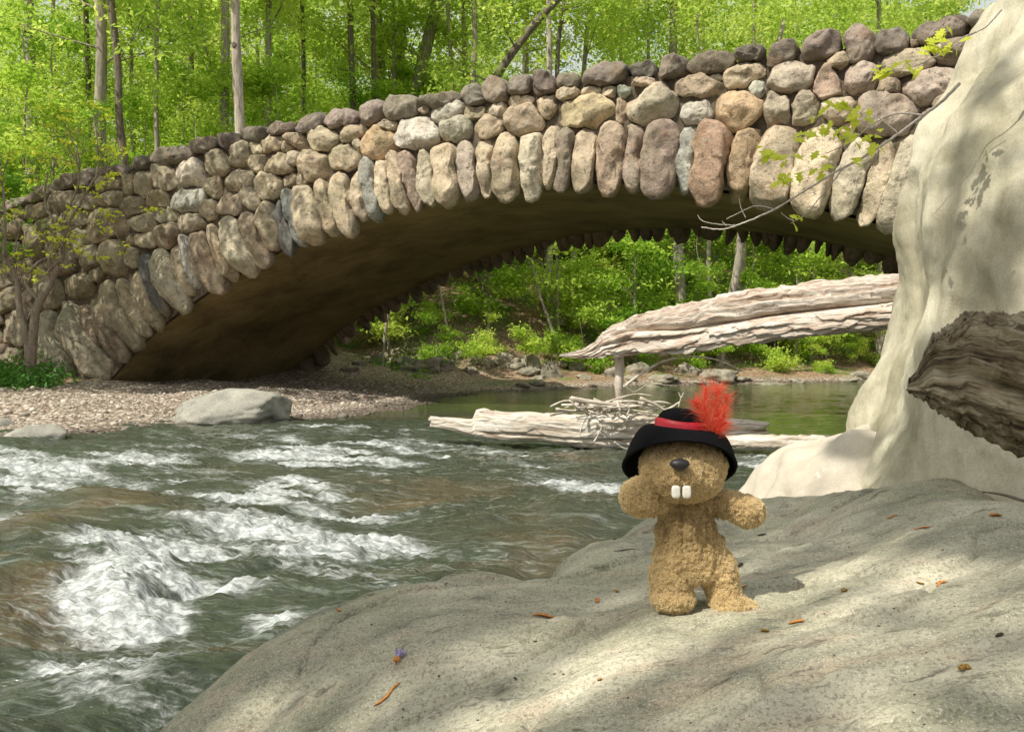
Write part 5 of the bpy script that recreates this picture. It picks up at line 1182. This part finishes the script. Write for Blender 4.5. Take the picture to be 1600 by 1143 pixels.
sliver(1394, 808, 20, 5, 5, MAT['bud'], 'bud_scale', 'flat orange sliver near the top ridge of the shelf', group=GL)
sliver(1556, 806, 22, 10, 10, MAT['bud'], 'bud_scale', 'orange flake in the sunny patch near the bare twig', group=GL)
sliver(1472, 911, 24, 8, 25, MAT['bud'], 'bud_scale', 'orange scale on the sunlit ledge right of the toy', group=GL)
sliver(1438, 914, 12, 6, -10, MAT['husk'], 'bud_scale', 'brown husk beside the sunlit ledge', group=GL)
sliver(1319, 924, 12, 9, 30, MAT['husk'], 'bud_scale', 'brown husk midway between toy and sunlit ledge', group=GL)
sliver(1195, 987, 14, 10, 10, MAT['husk'], 'bud_scale', 'dark orange husk just below the toy foot', group=GL)
sliver(1160, 918, 18, 4, 8, MAT['bud'], 'bud_scale', 'thin orange sliver touching the toy leg', group=GL)
sliver(1245, 973, 26, 8, 0, MAT['bud'], 'bud_scale', 'pale orange scale in the hollow right of the toy foot', group=GL)
sliver(1190, 836, 14, 5, -10, MAT['crumb'], 'dark_leaf_bit', 'dark leaf bit under the toy outstretched arm', 'leaf bit')
sliver(1157, 884, 16, 6, 50, MAT['crumb'], 'dark_leaf_bit', 'dark twisted leaf bit beside the toy hip', 'leaf bit')
sliver(1562, 994, 13, 8, 0, MAT['crumb'], 'dark_leaf_bit', 'dark seed on the lower right of the shelf', 'seed')
sliver(976, 860, 36, 2.5, 12, MAT['crumb'], 'pine_needle', 'fine dark needle left of the toy body', 'needle', curl=.05)
sliver(937, 1064, 8, 5, 0, MAT['husk'], 'bud_scale', 'tiny brown husk below the centre of the shelf', group=GL)
sliver(805, 1062, 9, 4, -60, MAT['crumb'], 'dark_leaf_bit', 'tiny dark chip at the bottom centre of the shelf', 'leaf bit')
rr = np.random.RandomState(91); cr_ = Acc(); 
for k in range(70):
    q = rr.uniform([520, 800], [1600, 1143]);
    try: c = onrock(*q)
    except Exception: continue
    if abs(c[1]-PY) < .02: continue
    sz0 = rr.uniform(.0005, .0015)*c[1]; v, f_ = boulder(c+[0, 0, sz0*.3], (sz0*rr.uniform(.8, 2.2), sz0, sz0*.5), k, 2, 3, rot=rr.uniform(0, 3)); cr_.add(v, f_)
V, P = cr_.get(); tag(obj('leaf_litter', V, P, MAT['crumb']), 'fine dark crumbs of litter sprinkled over the shelf', 'litter', kind='stuff')
# clustered olive husk
c = onrock(1506, 1046); hk = Acc(); rr = np.random.RandomState(8)
for k in range(7):
    v, f_ = boulder(c+np.array([rr.normal(0, .004), rr.normal(0, .003), .002+abs(rr.normal(0, .001))]), (.0035, .0028, .0022), 60+k, 3, 3); hk.add(v, f_)
V, P = hk.get(); o = obj('seed_cluster', V, P, MAT['husk'], None, True, loc=tuple(c)); tag(o, 'crumpled olive-brown seed cluster at the lower right', 'seed')
# fallen flower
c = onrock(622, 1032); fe = empty('fallen_flower', tuple(c)); tag(fe, 'small wilted purple flower with orange base on the shelf', 'flower')
m = M('purple_petal'); MAT['petal'] = m.fin(m.bsdf(m.ramp(m.noise(m.pos(), 250, 3), [(.35, (.22,.14,.34)), (.65, (.52,.46,.66))]), .6, .3, Transmission_Weight=0.))
for k, (az, el, L, w) in enumerate([(1.9, .7, .020, .008), (1.2, .5, .022, .010), (.6, .35, .018, .009), (1.55, .2, .017, .010)]):
    d = np.array([math.cos(az)*math.cos(el), math.sin(az)*math.cos(el), math.sin(el)]); b = np.cross(d, [0, 0, 1.]); b /= np.linalg.norm(b); n = np.cross(b, d)
    t = np.linspace(0, 1, 10); V = np.array([[c+d*L*x+b*w*.5*math.sin(math.pi*(x*.85+.12))*y+n*(w*.35*y*y+.002*math.sin(6*x)) for y in (-1, -.5, 0, .5, 1)] for x in t]).reshape(-1, 3)+[0, 0, .004]
    obj('petal', V, [grid_faces(10, 5)], MAT['petal'], fe)
V, Fc = boulder(c+[-.002, -.006, .005], (.0055, .008, .005), 4, 3, 2); obj('flower_base', V, [Fc], MAT['bud'], fe)
V, Fq, cp = tube(smooth_path([c+[-.002, -.012, .004], c+[-.001, -.017, .003], c+[.0, -.022, .001]], 8), .0006, 5); obj('stem', V, [Fq]+cp, MAT['crumb'], fe)

# ------------------------------------------------------------------ CAMERA, LIGHT, WORLD
cam = bpy.data.cameras.new('camera'); co2 = bpy.data.objects.new('camera', cam); link(co2)
co2.location = (0, 0, CH); co2.rotation_euler = (math.radians(90), 0, 0)
cam.sensor_width = 36; cam.lens = 36*F/1600; cam.shift_y = (HZ-571.5)/1600; cam.clip_start = .05; cam.clip_end = 2000
cam.dof.use_dof = False
sc.camera = co2
el = math.asin(SUN[2]); az = math.atan2(SUN[0], SUN[1])     # azimuth clockwise from +Y
sun = bpy.data.lights.new('sun', 'SUN'); sun.energy = 5.0; sun.angle = math.radians(.53); sun.color = (1, .945, .84)
so = bpy.data.objects.new('sun', sun); link(so); so.rotation_euler = Vector(-SUN).to_track_quat('-Z', 'Y').to_euler(); so.location = (0, 0, 30)
w = bpy.data.worlds.new('World'); sc.world = w; w.use_nodes = True; nt = w.node_tree; nt.nodes.clear()
sky = nt.nodes.new('ShaderNodeTexSky'); sky.sky_type = 'NISHITA'; sky.sun_disc = False; sky.sun_elevation = el; sky.sun_rotation = az; sky.dust_density = 3.; sky.air_density = 1.
bg = nt.nodes.new('ShaderNodeBackground'); bg.inputs[1].default_value = .105; ow = nt.nodes.new('ShaderNodeOutputWorld')
mxw = nt.nodes.new('ShaderNodeMix'); mxw.data_type = 'RGBA'; mxw.inputs[0].default_value = .55; mxw.inputs[7].default_value = (10.5, 10.5, 9.8, 1)
nt.links.new(sky.outputs[0], mxw.inputs[6]); nt.links.new(mxw.outputs[2], bg.inputs[0]); nt.links.new(bg.outputs[0], ow.inputs[0])
sc.view_settings.view_transform = 'Standard'; sc.view_settings.look = 'None'; sc.view_settings.exposure = 0
sc.cycles.max_bounces = 6; sc.cycles.diffuse_bounces = 4; sc.cycles.transmission_bounces = 3; sc.cycles.use_denoising = True
sc.cycles.sample_clamp_indirect = 6
